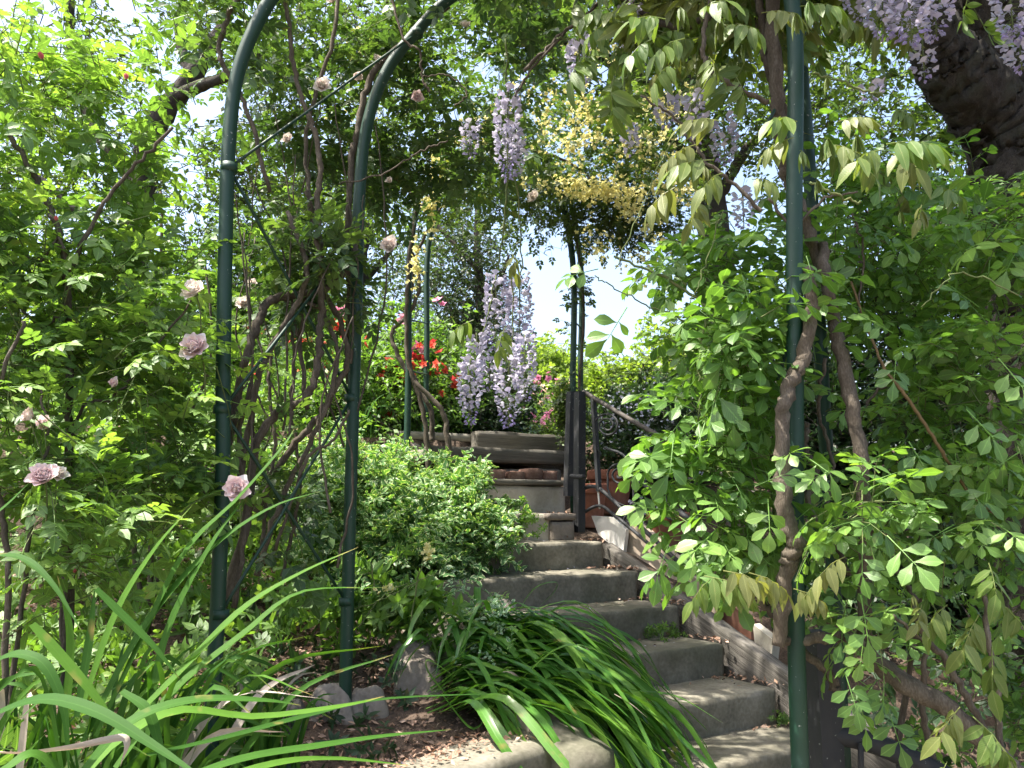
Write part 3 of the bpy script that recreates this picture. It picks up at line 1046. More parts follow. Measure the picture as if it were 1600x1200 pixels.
# ------------------------------------------------------------------ flowers
def petal(L, W, cup):
    n = 4
    V, T, LC = [], [], []
    for i in range(n + 1):
        t = i / n
        w = W * .5 * (math.sin(math.pi * (.12 + .80 * t)) ** .8)
        for j in range(5):
            u = -1 + j * .5
            z = cup * (t ** 1.6) * L - .25 * L * max(0, t - .75) + .18 * w * u * u * 2
            V.append((u * w, t * L * (1 - .12 * u * u) , z)); LC.append((u * .5, t, 0))
    for i in range(n):
        for j in range(4):
            a = i * 5 + j
            T += [(a, a + 1, a + 6), (a, a + 6, a + 5)]
    return np.array(V), np.array(T), np.array(LC)


_pc = {}


def petal_obj(L, W, cup, m):
    key = (round(cup, 1), round(W / L, 1), m.name)
    if key not in _pc:
        V, T, lc = petal(1.0, W / L, cup)
        _pc[key] = MB().add(V, T, 0, lc).mesh('petal', m)
    return _pc[key]


def rose(parent, c, r, m, face, closed=0.0, petals=26):
    """A double rose: an Empty-free flower part (calyx mesh) whose petals are its sub-parts."""
    face = norm(np.asarray(face, float))
    B0_ = basis(norm(np.cross(face, [.3, .2, 1.0])), face)
    V, T = lathe([(0, -r * .5), (r * .16, -r * .42), (r * .2, -r * .25), (r * .1, -r * .1), (0, -r * .05)], (0, 0, 0), 10)
    V = V @ np.stack([B0_[:, 0], B0_[:, 1], B0_[:, 2]], -1).T + c
    mb = MB().add(V, T)
    add_tube(mb, [c - face * r * .45, c - face * r * 1.2 - [0, 0, r * .5], c - face * r * 1.6 - [0, 0, r * 2.2]], r * .05, 5, 8)
    fl = mb.build('flower', M_greencane, parent)
    base = world_loc(fl)
    for i in range(petals):
        ring = i / petals
        a = i * 2.399963
        op = (1 - ring) * (1 - closed)               # outer petals first
        L = r * (.55 + .50 * (1 - ring)) * rng.uniform(.9, 1.08)
        cup = .25 + .9 * ring + closed * .4
        tilt = math.radians(12 + 62 * ring + 45 * closed * (1 - ring))
        ax = np.array([math.cos(a) * math.cos(tilt), math.sin(a) * math.cos(tilt), math.sin(tilt)])
        upv = np.array([-math.cos(a) * math.sin(tilt), -math.sin(a) * math.sin(tilt), math.cos(tilt)])
        R = B0_ @ basis(ax + rng.normal(0, .09, 3), upv + rng.normal(0, .12, 3))
        o = bpy.data.objects.new('petal', petal_obj(1, .95, round(cup * 2) / 2 * .6, m))
        COL.objects.link(o)
        o.parent = fl
        M4 = np.eye(4); M4[:3, :3] = R * L
        M4[:3, 3] = c - face * r * (.22 - .12 * ring) - base
        o.matrix_basis = Matrix(M4.tolist())
    return fl


def rosette(k=5, seed=0, dbl=True):
    r = np.random.default_rng(seed)
    V, T, LC, n = [], [], [], 0
    for ring in range(2 if dbl else 1):
        for i in range(k):
            a = i * 6.283 / k + ring * .6 + r.normal(0, .1)
            t = .2 + ring * .8
            v, tt, lc = leaf(1 - .4 * ring, .85 - .3 * ring, 2, .15, -.15, 'obovate')
            Bm = basis(np.array([math.cos(a), math.sin(a), t]), np.array([-math.cos(a) * t, -math.sin(a) * t, 1.0]))
            V.append(v @ Bm.T); T.append(tt + n); LC.append(lc); n += len(v)
    return np.concatenate(V), np.concatenate(T), np.concatenate(LC)


LEAFSETS['rosette'] = [rosette(5, s) for s in range(4)]
LEAFSETS['trumpet'] = [rosette(5, s, False) for s in range(3)]


def blossoms(parent, pos, size, m, nparts=0, kind='rosette', stuff='blossoms', name='blossom', face=None):
    n = len(pos)
    ax = norm(rng.normal(size=(n, 3)))
    up = norm(rng.normal(0, .7, (n, 3)) + (np.array([0, -.7, .6]) if face is None else np.array(face)))
    put_leaves(parent, kind, m, pos, basis(ax, up), size * rng.uniform(.75, 1.25, n), nparts, stuff, name)


def build_floret():
    V, T, LC, n = [], [], [], 0
    def add(v, t, lc, B, o):
        nonlocal n
        V.append(v @ B.T + np.array(o)); T.append(t + n); LC.append(lc); n += len(v)
    v, t, lc = leaf(1.0, rng.uniform(.95, 1.3), 4, rng.uniform(.1, .35), rng.uniform(-.6, -.2), 'obovate')       # the standard, standing up
    add(v, t, lc, basis(np.array([0, .35, 1.0]), np.array([0, 1.0, -.3])), (0, .12, 0))
    for sd in (-1, 1):
        v, t, lc = leaf(.85, .5, 3, .1, .1, 'obovate')         # keel and wings
        add(v, t, lc + [0, 0, 0], basis(np.array([sd * .18, 1.0, -.25]), np.array([sd * 1.0, 0, .4])), (0, .08, 0))
    return np.concatenate(V), np.concatenate(T), np.concatenate(LC)


LEAFSETS['floret'] = [build_floret() for _ in range(4)]


def build_bud():
    V, T, LC, n = [], [], [], 0
    for sd in (-1, 1):
        v, t, lc = leaf(1.0, .55, 3, .5, .15, 'ovate')
        v = v @ basis(np.array([0, 1.0, -.3]), np.array([sd, 0, .5])).T
        V.append(v); T.append(t + n); LC.append(lc); n += len(v)
    return np.concatenate(V), np.concatenate(T), np.concatenate(LC)


LEAFSETS['floret_bud'] = [build_bud()]


def raceme(parent, top, L, r, n, sz=.021, nparts=None, sway=(0, 0)):
    top = np.asarray(top, float)
    axis = np.stack([top + np.array([sway[0] * t * t, sway[1] * t * t, -L * t]) for t in np.linspace(0, 1, 8)])
    t = (np.arange(n) + .5) / n
    t = t ** .9
    a = np.arange(n) * 2.399963 + rng.normal(0, .25, n)
    rad = r * (np.sin(np.pi * np.clip(t * .82 + .14, 0, 1)) ** .7) * rng.uniform(.65, 1.15, n)
    rad = np.maximum(rad, r * .25)
    c = top + np.stack([sway[0] * t * t, sway[1] * t * t, -L * t], -1)
    out = np.stack([np.cos(a), np.sin(a), np.full(n, -.15)], -1)
    pos = c + out * rad[:, None] * .75
    mb = MB()
    add_tube(mb, list(axis), [.0035, .0015], 5, 16)
    for q in range(n):
        V, T, lc = tube(np.array([c[q] + [0, 0, .006], pos[q]]), .0009, 3, cap=False)
        mb.add(V, T)
    o = mb.build('raceme', M_greencane, parent)
    R = basis(norm(out + rng.normal(0, .28, (n, 3))), np.array([0, 0, 1.0]) + rng.normal(0, .3, (n, 3)))
    size = sz * (1.12 - .45 * t) * rng.uniform(.8, 1.15, n)
    op = t + rng.normal(0, .05, n) < .80
    put_leaves(o, 'floret', M_lilac, pos[op], R[op], size[op], n, 'florets', 'floret')
    if (~op).any():
        put_leaves(o, 'floret_bud', M_violet, pos[~op], R[~op], size[~op] * .9, n, 'buds', 'bud')
    return o


# ------------------------------------------------------------------ far background
def tree(name, label, base, trunk_pts, radii, limbs, blobs, m, ntw, tw_len, size, kind='clump', nl=4, clump=.25, cat='tree', bark=None, group=None, parts=0):
    o = thing(name, base, label, cat, group)
    if trunk_pts:
        mb = MB(); add_tube(mb, trunk_pts, radii, 14, 40, wob=.05, jit=.006)
        mb.build('trunk', bark or M_bark, o)
    for pts, r in limbs:
        mb = MB(); add_tube(mb, pts, r, 10, 26, wob=.05, jit=.006)
        mb.build('limb', bark or M_bark, o)
    foliage(o, blobs, kind, m, ntw, tw_len, nl, size, parts, clump=clump, twr=.006 if size > .06 else .003, twm=M_bark, shell=.6, stuff='crown')
    return o


# lime green hill of shrubs far behind the top of the stairs
b = P(862, 655, 20)
b = np.array([b[0], b[1], gz(b[0], b[1])])
tree('lime_shrub', 'rounded yellow-green shrub far behind the top step', b, None, None, [],
     [Bl(860, 618, 20, 1.6, 1.6, .95, 2), Bl(835, 625, 20, 1.0, 1.2, .75)], M_lime_leaf, 2600, .4, .16, clump=.3, cat='shrub')
b = P(985, 640, 11); b[2] = gz(b[0], b[1])
tree('lime_shrub', 'bright yellow-green shrub rising behind the iron handrail', b, [b, P(985, 610, 11)], [.06, .03], [],
     [Bl(975, 630, 11, .70, .8, .34, 2), Bl(1045, 615, 11, .5, .7, .38), Bl(945, 625, 11, .35, .5, .25, .6), Bl(1075, 560, 11.5, .6, .7, .6)], M_lime_leaf, 1900, .28, .10, clump=.2, cat='shrub')

# tree left of centre beyond the arch, fine dark foliage with sky showing
b = P(745, 640, 13); b[2] = gz(b[0], b[1])
tree('slender_tree', 'fine-leaved dark tree with blue sky showing through, behind the hanging wisteria', b,
     [b, P(740, 560, 13), P(752, 480, 13), P(745, 380, 13), P(750, 250, 13)], [.16, .12, .07, .03],
     [([P(740, 560, 13), P(700, 480, 13), P(655, 420, 13)], [.07, .02]), ([P(748, 500, 13), P(780, 440, 13), P(795, 400, 13)], [.06, .02]),
      ([P(745, 420, 13), P(690, 360, 13), P(640, 300, 13)], [.05, .02])],
     [Bl(730, 420, 13, .75, 1.1, 1.0, 2.0), Bl(745, 535, 13, .60, .9, .80, 2.0), Bl(700, 590, 13, .9, 1.0, .45, .8), Bl(660, 470, 13.5, .8, 1.0, .8, .6), Bl(745, 300, 13, 1.3, 1.3, 1.0, .9)],
     M_far_leaf, 1350, .35, .085, clump=.22)
b = P(560, 640, 15); b[2] = gz(b[0], b[1])
tree('garden_tree', 'mid-green tree beyond the red flowers, seen past the second arch tube', b,
     [b, P(555, 500, 15), P(570, 350, 15)], [.2, .1], [([P(555, 500, 15), P(480, 400, 15)], [.09, .03]), ([P(560, 450, 15), P(630, 370, 15)], [.08, .03])],
     [Bl(560, 380, 15, 1.6, 1.5, 1.6, 1.4), Bl(470, 330, 15, 1.6, 1.5, 1.5, 1), Bl(600, 560, 15, 1.6, 1.2, .8, 1.5), Bl(480, 520, 15, 1.4, 1.2, 1.0, 1.2)],
     M_oak_leaf, 1500, .45, .12, clump=.35)

# the oak high up in the middle and right
b = P(1130, 640, 9.5); b[2] = gz(b[0], b[1])
tree('oak_tree', 'tall tree with bright backlit green leaves above the yellow climber', b,
     [b, P(1120, 400, 9.5), P(1080, 150, 9.5), P(1000, -100, 9)], [.24, .2, .14, .1],
     [([P(1090, 200, 9.4), P(960, 100, 9), P(860, 60, 8.6), P(740, 20, 8.4)], [.09, .03]), ([P(1100, 260, 9.5), P(1000, 190, 9.2), P(900, 170, 9)], [.07, .02]),
      ([P(1110, 330, 9.5), P(1180, 220, 9.3), P(1300, 150, 9.3)], [.08, .03])],
     [Bl(920, 100, 8.5, .95, .9, .7, 2.2), Bl(1010, 40, 8.8, 1.0, .9, .6, 1.4), Bl(870, -20, 8.4, 1.1, 1, .5, 1.4), Bl(1070, 200, 9, .8, .8, .55, 1.3), Bl(1150, 90, 9, 1.1, 1, .8, 1.3),
      Bl(1250, 240, 9.5, 1.2, 1, .9, 1.4), Bl(1350, 120, 9.5, 1.1, 1, .8, 1.0), Bl(1480, 250, 9.5, 1.1, 1, .9, 1.2), Bl(760, 20, 8.6, .8, .8, .5, .7), Bl(980, -130, 9, 2.2, 1.6, .6, 1.6)],
     M_oak_leaf, 1700, .34, .095, clump=.2)

# dark leaf mass added for darkness behind the right-hand climber
b = P(1300, 800, 6.2); b[2] = gz(b[0], b[1])
tree('backdrop_hedge', 'dense dark green foliage added for darkness behind the railing and wisteria', b, None, None, [],
     [Bl(1060, 700, 6.9, .55, .5, .62, 1.6), Bl(1200, 680, 6.6, .8, .6, .8, 1.8), Bl(1380, 620, 6.2, 1.0, .6, 1.3, 2.4), Bl(1580, 620, 6.0, 1.0, .7, 1.5, 2.4),
      Bl(1300, 950, 5.2, .7, .4, .45, 1), Bl(1480, 950, 4.9, .9, .4, .6, 1.4), Bl(1480, 380, 6.5, 1.2, .6, .7, 1.3)],
     M_dark_leaf, 4200, .28, .075, clump=.12, cat='backdrop_hedge')
b = P(1010, 720, 6.0); b[2] = gz(b[0], b[1])
fb = tree('blue_flowered_shrub', 'dark leafy shrub dotted with small pale blue flowers, above the terracotta pots', b, None, None, [],
          [Bl(965, 660, 6.2, .26, .3, .25, 1.2), Bl(1015, 640, 6.3, .35, .3, .30, 1.4), Bl(1060, 700, 6.0, .35, .3, .35, 1.2), Bl(1010, 735, 5.9, .35, .25, .22, 1), Bl(950, 720, 6.05, .2, .2, .2, .8)],
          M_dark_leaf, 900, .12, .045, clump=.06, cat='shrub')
p, _ = blob_points([Bl(970, 665, 6.0, .26, .2, .25, 1.2), Bl(1020, 650, 6.1, .35, .2, .30, 1.4), Bl(1060, 710, 5.85, .35, .2, .3, 1.2), Bl(1020, 800, 5.5, .2, .1, .12, .5)], 420, .4)
blossoms(fb, p, .014, M_blue, 0)

# left background: oak with dark limbs, garden shrubs, bright
b = P(215, 700, 7.5); b[2] = gz(b[0], b[1])
tree('oak_tree', 'old tree with dark crooked limbs seen through the roses at the upper left', b,
     [b, P(205, 480, 7.5), P(222, 300, 7.4), P(240, 200, 7.3), P(300, 120, 7.2), P(350, 40, 7.2)], [.14, .13, .11, .09, .06],
     [([P(240, 215, 7.3), P(280, 150, 7.2), P(350, 122, 7.0), P(420, 70, 7)], [.075, .04]), ([P(222, 300, 7.4), P(150, 200, 7.6), P(110, 60, 7.6), P(120, -80, 7.6)], [.07, .03]),
      ([P(210, 400, 7.5), P(120, 330, 7.4), P(30, 250, 7.4)], [.05, .02]), ([P(300, 125, 7.2), P(280, 40, 7.2), P(300, -60, 7)], [.05, .03])],
     [Bl(150, 60, 7.8, 1.2, 1, .7, 1.2), Bl(330, -20, 7.6, 1.0, 1, .5, .9), Bl(30, 200, 7.8, .9, .9, .8, 1), Bl(470, 60, 7.8, .9, .9, .8, 1.3), Bl(300, 300, 8, 1, .9, .8, 1.0), Bl(450, 250, 8, .9, .9, .8, 1.1), Bl(600, 60, 8, .8, .8, .6, .8)],
     M_oak_leaf, 1050, .32, .08, clump=.2)
for (lab, bl, mm, n_, sz) in [
    ('sunlit leafy shrub against the sky at the far left edge', [Bl(-60, 450, 8.5, 1.6, 1, 1.7, 2), Bl(120, 540, 8.5, 1.2, .9, .9, 1.2)], M_lime_leaf, 1100, .10),
    ('bright green shrub between the left arch tubes, behind the rose canes', [Bl(300, 600, 8, 1.0, .8, .75, 1.5), Bl(440, 560, 8, .9, .8, .7, 1.4), Bl(400, 450, 8.2, .8, .7, .6, .6)], M_shrub_leaf, 2200, .085),
    ('low bright green shrub below the red flowers', [Bl(480, 690, 6.0, .8, .5, .32, 1.2), Bl(560, 640, 6.2, .6, .5, .42, 1.4), Bl(620, 600, 6.4, .55, .5, .50, 1.2)], M_shrub_leaf, 1900, .06),
    ('sunny pale shrub at the left behind the pink roses', [Bl(60, 720, 5.6, 1.2, .7, .7, 1.5), Bl(220, 740, 5.4, .9, .6, .6, 1.2), Bl(330, 780, 5.0, .5, .5, .4, .7)], M_shrub_leaf, 2600, .065),
]:
    c = bl[0][0]
    tree('garden_shrub', lab, (c[0], c[1], gz(c[0], c[1])), None, None, [], bl, mm, n_, .25, sz, clump=.15, cat='shrub')

# dark shrub in the shade under the wisteria, left of the top step
b = P(740, 690, 7.0); b[2] = gz(b[0], b[1])
tree('shade_shrub', 'dark green shrub in deep shade under the longest wisteria racemes', b, None, None, [],
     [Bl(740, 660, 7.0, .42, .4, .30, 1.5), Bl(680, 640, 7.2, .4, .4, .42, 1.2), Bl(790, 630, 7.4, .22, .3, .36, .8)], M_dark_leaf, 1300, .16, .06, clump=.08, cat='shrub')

# red flowered shrub
b = P(660, 660, 6.6); b[2] = gz(b[0], b[1])
rf = tree('red_flowered_shrub', 'leafy shrub covered in bright red blossoms, left of the hanging wisteria', b, None, None, [],
          [Bl(680, 585, 6.7, .35, .3, .32, 1.2), Bl(600, 590, 6.6, .35, .3, .35, 1.2), Bl(590, 650, 6.4, .3, .25, .16, .6), Bl(500, 560, 6.8, .5, .3, .4, 1)],
          M_shrub_leaf, 900, .14, .055, clump=.08, cat='shrub')
pts = []
for (x, y, k, sp) in [(655, 560, 16, 14), (690, 580, 14, 16), (603, 590, 12, 12), (590, 640, 13, 13), (520, 535, 6, 10), (470, 545, 6, 14), (540, 530, 5, 9), (640, 590, 7, 10), (566, 535, 5, 8), (405, 520, 4, 8),
                      (715, 595, 6, 8), (480, 590, 5, 14), (510, 580, 4, 8), (395, 575, 4, 8), (530, 500, 3, 8), (668, 540, 5, 8)]:
    for q in range(k):
        pts.append(P(x + rng.normal(0, sp * 1.1), y + rng.normal(0, sp * .9), 6.05 + rng.normal(0, .10)))
blossoms(rf, np.array(pts), .037, M_red, 300)
pts = [P(x + rng.normal(0, 5), y + rng.normal(0, 5), 6.05) for x, y in ((535, 487), (530, 485), (648, 548), (652, 540), (685, 468), (632, 500), (660, 545)) for _ in range(2)]
blossoms(rf, np.array(pts), .042, M_magenta, 20)

# pink and peach azaleas past the top step
for lab, ctr, spots, mm in [
    ('azalea with magenta-pink blossoms just past the top step', (855, 655), [(855, 655, 30, 17, 8), (880, 640, 8, 10, 9), (838, 600, 6, 8, 8), (872, 605, 10, 12, 10)], M_magenta),
    ('azalea with peach and white blossoms behind the magenta one', (862, 625), [(858, 633, 10, 10, 10), (885, 612, 14, 10, 12), (845, 612, 10, 10, 8), (812, 660, 6, 10, 6)], M_peach)]:
    b = P(ctr[0], 690, 9.0 if mm is M_magenta else 9.8); dd = b[1]; b[2] = gz(b[0], b[1])
    az = tree('azalea', lab, b, None, None, [], [Bl(ctr[0], ctr[1] + 12, dd, .36, .3, .22, 1), Bl(ctr[0] - 30, ctr[1] + 20, dd, .25, .3, .16, .6)], M_shrub_leaf, 420, .12, .05, clump=.06, cat='shrub')
    pts = np.array([P(x + rng.normal(0, sx), y + rng.normal(0, sy), dd - .3 + rng.normal(0, .06)) for x, y, k, sx, sy in spots for _ in range(k)])
    blossoms(az, pts, .045, mm, 100)
b = P(850, 690, 8.2); b[2] = gz(b[0], b[1])
tree('low_plant', 'thin trailing green plant creeping over the top board beside the path', b, None, None, [], [Bl(850, 682, 8.2, .55, .2, .07, 1), Bl(880, 640, 6.0, .03, .03, .2, .5)], M_oak_leaf, 420, .09, .04, clump=.04, cat='plant')

# far wooded edge all round
wd = thing('distant_woods', (0, 40, gz(0, 40)), 'hazy line of distant trees closing the garden', 'woods')
bl = []
for a in np.linspace(-math.pi, math.pi, 40, endpoint=False):
    if -.02 < a < .17: continue
    R_ = 34 + rng.uniform(-4, 5)
    x, y = R_ * math.sin(a), R_ * math.cos(a)
    bl.append((np.array([x, y, gz(x, y) + (2.2 if abs(a) < .5 else 3.5)]), np.array([3.4, 3, 2.6 if abs(a) < .5 else 4.2]), 1.0))
foliage(wd, bl, 'clump', M_far_leaf, 9000, 1.2, 4, .5, 0, clump=.6, twr=0, stuff='crown')

# ------------------------------------------------------------------ big trunk at the upper right
b = P(1690, 1000, 4.3); b[2] = gz(b[0], b[1])
bt = thing('big_tree', b, 'huge dark-barked tree forking at the upper right behind the wisteria', 'tree')
mb = MB(); add_tube(mb, [b, P(1665, 700, 4.3), P(1632, 480, 4.3), P(1612, 300, 4.3), P(1600, 190, 4.3), P(1575, 110, 4.3), P(1545, 0, 4.2), P(1530, -120, 4.1)], [.36, .33, .30, .29, .27, .24, .2, .17], 44, 160, wob=.045, jit=.003)
mb.build('trunk', M_bark, bt)
mb = MB(); add_tube(mb, [P(1605, 260, 4.3), P(1550, 175, 4.2), P(1490, 105, 4.05), P(1460, 60, 3.95), P(1425, -20, 3.8), P(1400, -120, 3.7)], [.22, .20, .17, .13, .10, .08], 34, 80, wob=.05, jit=.003)
mb.build('limb', M_bark, bt)
mb = MB(); add_tube(mb, [P(1600, 200, 4.3), P(1650, 100, 4.4), P(1720, -40, 4.5)], [.2, .17, .13], 18, 30, wob=.02)
mb.build('limb', M_bark, bt)
foliage(bt, [(np.array([1.9, 4.2, 5.4]), np.array([1.9, 1.8, .9]), 2), (np.array([3.5, 4.5, 4.5]), np.array([1.2, 1.5, 1.2]), 1), (np.array([.9, 2.6, 5.6]), np.array([1.2, 1.3, .6]), .8)],
        'clump', M_oak_leaf, 1500, .3, 4, .09, 0, clump=.18, twr=.004, twm=M_bark, stuff='crown')

# ------------------------------------------------------------------ yellow banksia rose over the far arch
b = P(650, 700, 5.3); b[2] = gz(b[0], b[1])
bk = thing('banksia_rose', b, 'climbing rose full of small pale yellow flowers, over the far arch', 'climbing rose')
canes(bk, [(pxl([(712, 770), (700, 690), (690, 640), (645, 590), (635, 520), (640, 400), (650, 330)], 5.15), [.02, .014, .011]),
           (pxl([(835 - 160, 690), (672, 640), (640, 570), (641, 480), (650, 400), (690, 320)], 5.3), [.018, .012, .009]),
           (pxl([(670, 780), (668, 700), (655, 620), (625, 560), (612, 520), (640, 490), (655, 440), (640, 380)], 5.2), [.017, .011]),
           (pxl([(655, 330), (720, 250), (800, 230), (900, 260), (960, 330)], 5.4), [.015, .008]),
           (pxl([(905, 800), (903, 650), (912, 500), (905, 400), (880, 320), (840, 280)], 5.7), [.012, .008])], M_cane)
BKB = [Bl(700, 260, 5.2, .5, .5, .30, 1.1), Bl(800, 300, 5.3, .55, .6, .22, 1.2), Bl(900, 290, 5.5, .55, .6, .33, 1.8), Bl(990, 290, 5.5, .45, .5, .42, 1.8),
       Bl(870, 190, 5.4, .6, .6, .22, 1.0), Bl(1060, 350, 5.5, .28, .4, .30, .9), Bl(945, 335, 5.5, .28, .4, .18, 1.0), Bl(700, 170, 5.2, .6, .6, .35, .9), Bl(600, 250, 5.0, .5, .5, .5, .9), Bl(1000, 180, 5.4, .4, .4, .25, .6)]
foliage(bk, BKB, 'rose', M_banksia_leaf, 1450, .15, 4, .062, 250, clump=.07, twr=.0015, shell=.7)
foliage(bk, [Bl(905, 500, 5.7, .07, .12, .50, 1), Bl(905, 620, 5.65, .06, .1, .4, .6)], 'rose', M_banksia_leaf, 80, .09, 3, .055, 0, twr=.0012, clump=.04)
fl, dd = blob_points([Bl(880, 310, 5.1, .32, .12, .07, 1.4), Bl(940, 320, 5.15, .25, .12, .07, 1.8), Bl(975, 340, 5.2, .10, .1, .12, 1.2), Bl(870, 190, 5.0, .42, .2, .2, 1.4), Bl(920, 110, 5.2, .25, .2, .12, .9),
                      Bl(1040, 300, 5.2, .25, .2, .3, 1.4), Bl(1040, 190, 5.2, .3, .2, .12, 1.0), Bl(900, 240, 5.1, .35, .2, .2, 1.6), Bl(990, 250, 5.2, .3, .2, .3, 1.5), Bl(1000, 420, 5.3, .2, .15, .25, .8), Bl(930, 400, 5.3, .12, .1, .16, .5),
                      Bl(690, 290, 4.9, .08, .08, .16, 1.3), Bl(712, 240, 4.9, .10, .08, .06, .6), Bl(680, 350, 4.9, .035, .05, .16, .8), Bl(655, 430, 4.9, .02, .04, .20, .5), Bl(580, 100, 4.6, .13, .1, .10, 1.1), Bl(560, 230, 4.7, .2, .1, .2, .4), Bl(760, 210, 4.9, .2, .2, .25, .8)], 2600, .8)
cl = fl[rng.integers(0, 160, 2600)] + rng.normal(0, .03, (2600, 3))
fl = np.where(rng.random((2600, 1)) < .42, cl, fl)
fl[:, 1] -= .22
blossoms(bk, fl, .0155, M_yellow, 300)

# ------------------------------------------------------------------ climbing rose over the near arch (canes between the left tubes)
b = P(430, 980, 2.95); b[2] = gz(b[0], b[1])
cr = thing('climbing_rose', b, 'old climbing rose with twisted dark canes between the two left arch tubes', 'climbing rose')
C_ = [
    (pxl([(330, 1010), (385, 820), (400, 693), (443, 640), (473, 627), (493, 587), (500, 527), (503, 470), (500, 380), (480, 300)], [2.9, 2.95, 3.0]), [.017, .014, .010]),
    (pxl([(400, 800), (450, 707), (500, 650), (527, 600), (543, 560), (530, 500), (500, 450)], 3.1), [.013, .010]),
    (pxl([(340, 800), (375, 600), (400, 510), (420, 473), (460, 460), (510, 450), (550, 413), (560, 350)], [2.8, 3.0, 3.05]), [.015, .016, .010]),
    (pxl([(370, 780), (400, 607), (420, 550), (457, 487), (480, 420), (450, 330)], 2.9), [.012, .009]),
    (pxl([(476, 467), (510, 497), (527, 565), (500, 660), (440, 780), (400, 900)], 3.05), [.008, .011]),
    (pxl([(445, -20), (455, 80), (470, 150), (490, 200), (500, 260), (495, 330), (500, 420)], 2.95), [.008, .012]),
    (pxl([(380, -20), (355, 30), (342, 80), (360, 120), (385, 170), (420, 300)], 2.8), [.010, .008]),
    (pxl([(545, 600), (545, 400), (548, 260), (560, 200), (580, 120), (640, 60), (700, 10)], 3.2), [.012, .015, .012]),
    (pxl([(480, 640), (470, 500), (485, 350), (480, 200), (520, 60), (530, -30)], 3.1), [.009, .008]),
    (pxl([(610, -20), (630, 60), (655, 80), (660, 120), (672, 145)], 3.0), [.005, .004]),
    (pxl([(660, 120), (700, 118), (730, 145), (710, 165)], 3.0), [.003, .003]),
    (pxl([(530, 288), (600, 270), (660, 235), (700, 220)], 3.05), [.003, .003]),
    (pxl([(410, 860), (420, 760), (430, 690), (420, 600), (430, 520)], 3.1), [.008, .006]),
    (pxl([(440, 900), (470, 760), (455, 640), (460, 560), (445, 470)], 3.1), [.007, .006]),
    (pxl([(365, 950), (385, 800), (372, 700), (390, 600)], 2.8), [.010, .008]),
    (pxl([(430, 860), (480, 720), (520, 690), (545, 640)], 2.95), [.006, .005]),
]
canes(cr, C_, M_cane)
rc = []
for q in range(16):
    x0 = rng.uniform(340, 560); x1 = x0 + rng.normal(0, 60); y0 = rng.uniform(500, 900); y1 = y0 - rng.uniform(250, 600)
    d0 = rng.uniform(2.75, 3.4)
    rc.append((pxl([(x0, y0), ((x0 + x1) / 2 + rng.normal(0, 30), (y0 + y1) / 2), (x1, y1)], d0), [.005, .0025]))
canes(cr, rc, M_cane, sides=5)
foliage(cr, [Bl(470, 100, 3.4, .34, .28, .42, 1.5), Bl(560, 60, 3.6, .35, .28, .30, 1.1), Bl(660, 150, 3.7, .35, .3, .32, 1.4), Bl(480, 250, 3.4, .25, .25, .3, 1.0), Bl(470, 400, 3.3, .20, .25, .16, .8),
             Bl(620, 270, 3.8, .3, .3, .28, 1.2), Bl(740, 100, 4.2, .42, .35, .35, 1.3), Bl(830, 40, 4.3, .45, .4, .28, 1.1), Bl(690, 240, 4.3, .35, .35, .3, .8), Bl(760, -80, 3.3, .5, .4, .2, .6), Bl(420, 500, 3.3, .25, .3, .2, .5), Bl(420, 740, 3.1, .2, .25, .2, .35),
             Bl(760, 200, 3.8, .3, .35, .25, 1.0), Bl(500, 420, 2.95, .16, .1, .08, .5), Bl(395, 30, 2.9, .2, .2, .25, .8)],
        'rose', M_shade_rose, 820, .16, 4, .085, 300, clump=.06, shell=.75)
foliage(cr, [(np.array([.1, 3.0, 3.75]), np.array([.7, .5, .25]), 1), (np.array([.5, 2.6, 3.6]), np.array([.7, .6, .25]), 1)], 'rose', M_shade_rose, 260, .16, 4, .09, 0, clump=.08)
for x, y, d, r, m_, f in [(503, 135, 2.95, .040, M_white, (.3, -1, .1)), (608, 385, 3.1, .046, M_white, (-.1, -1, .2)), (590, 95, 3.2, .034, M_white, (.4, -.7, .5)), (560, 118, 3.1, .026, M_white, (0, -.6, -.8)),
                          (727, 40, 3.5, .034, M_white, (0, -.5, .8)), (652, 152, 3.3, .034, M_pink, (.2, -1, -.2)), (835, 308, 3.9, .042, M_white, (-.5, -.8, .2)), (450, 218, 3.1, .03, M_white, (-.3, -1, .3)),
                          (380, 475, 3.2, .036, M_white, (0, -1, .3)), (608, 283, 3.3, .02, M_white, (0, -1, .3)), (520, 0, 3.0, .03, M_white, (0, -1, .3))]:
    rose(cr, P(x, y, d), r, m_, f, closed=.12, petals=30)

# ------------------------------------------------------------------ rose bushes on the left
def rose_bush(label, base_px, d, stems, blobs, flowers, n, parts, msize=.085, up=.35):
    b = P(*base_px, d); b[2] = gz(b[0], b[1])
    o = thing('rose_bush', b, label, 'rose bush', 'pale pink rose bushes on the left of the arch')
    canes(o, [([b] + list(s[0]), s[1]) for s in stems], M_cane if d < 4 else M_cane)
    foliage(o, blobs, 'rose', M_rose_leaf, n, .17, 4, msize, parts, clump=.06, shell=.8, up=up)
    for x, y, dd, r, m_, f, cl in flowers:
        rose(o, P(x, y, dd), r, m_, f, closed=cl, petals=38 if cl < .5 else 11)
    return o


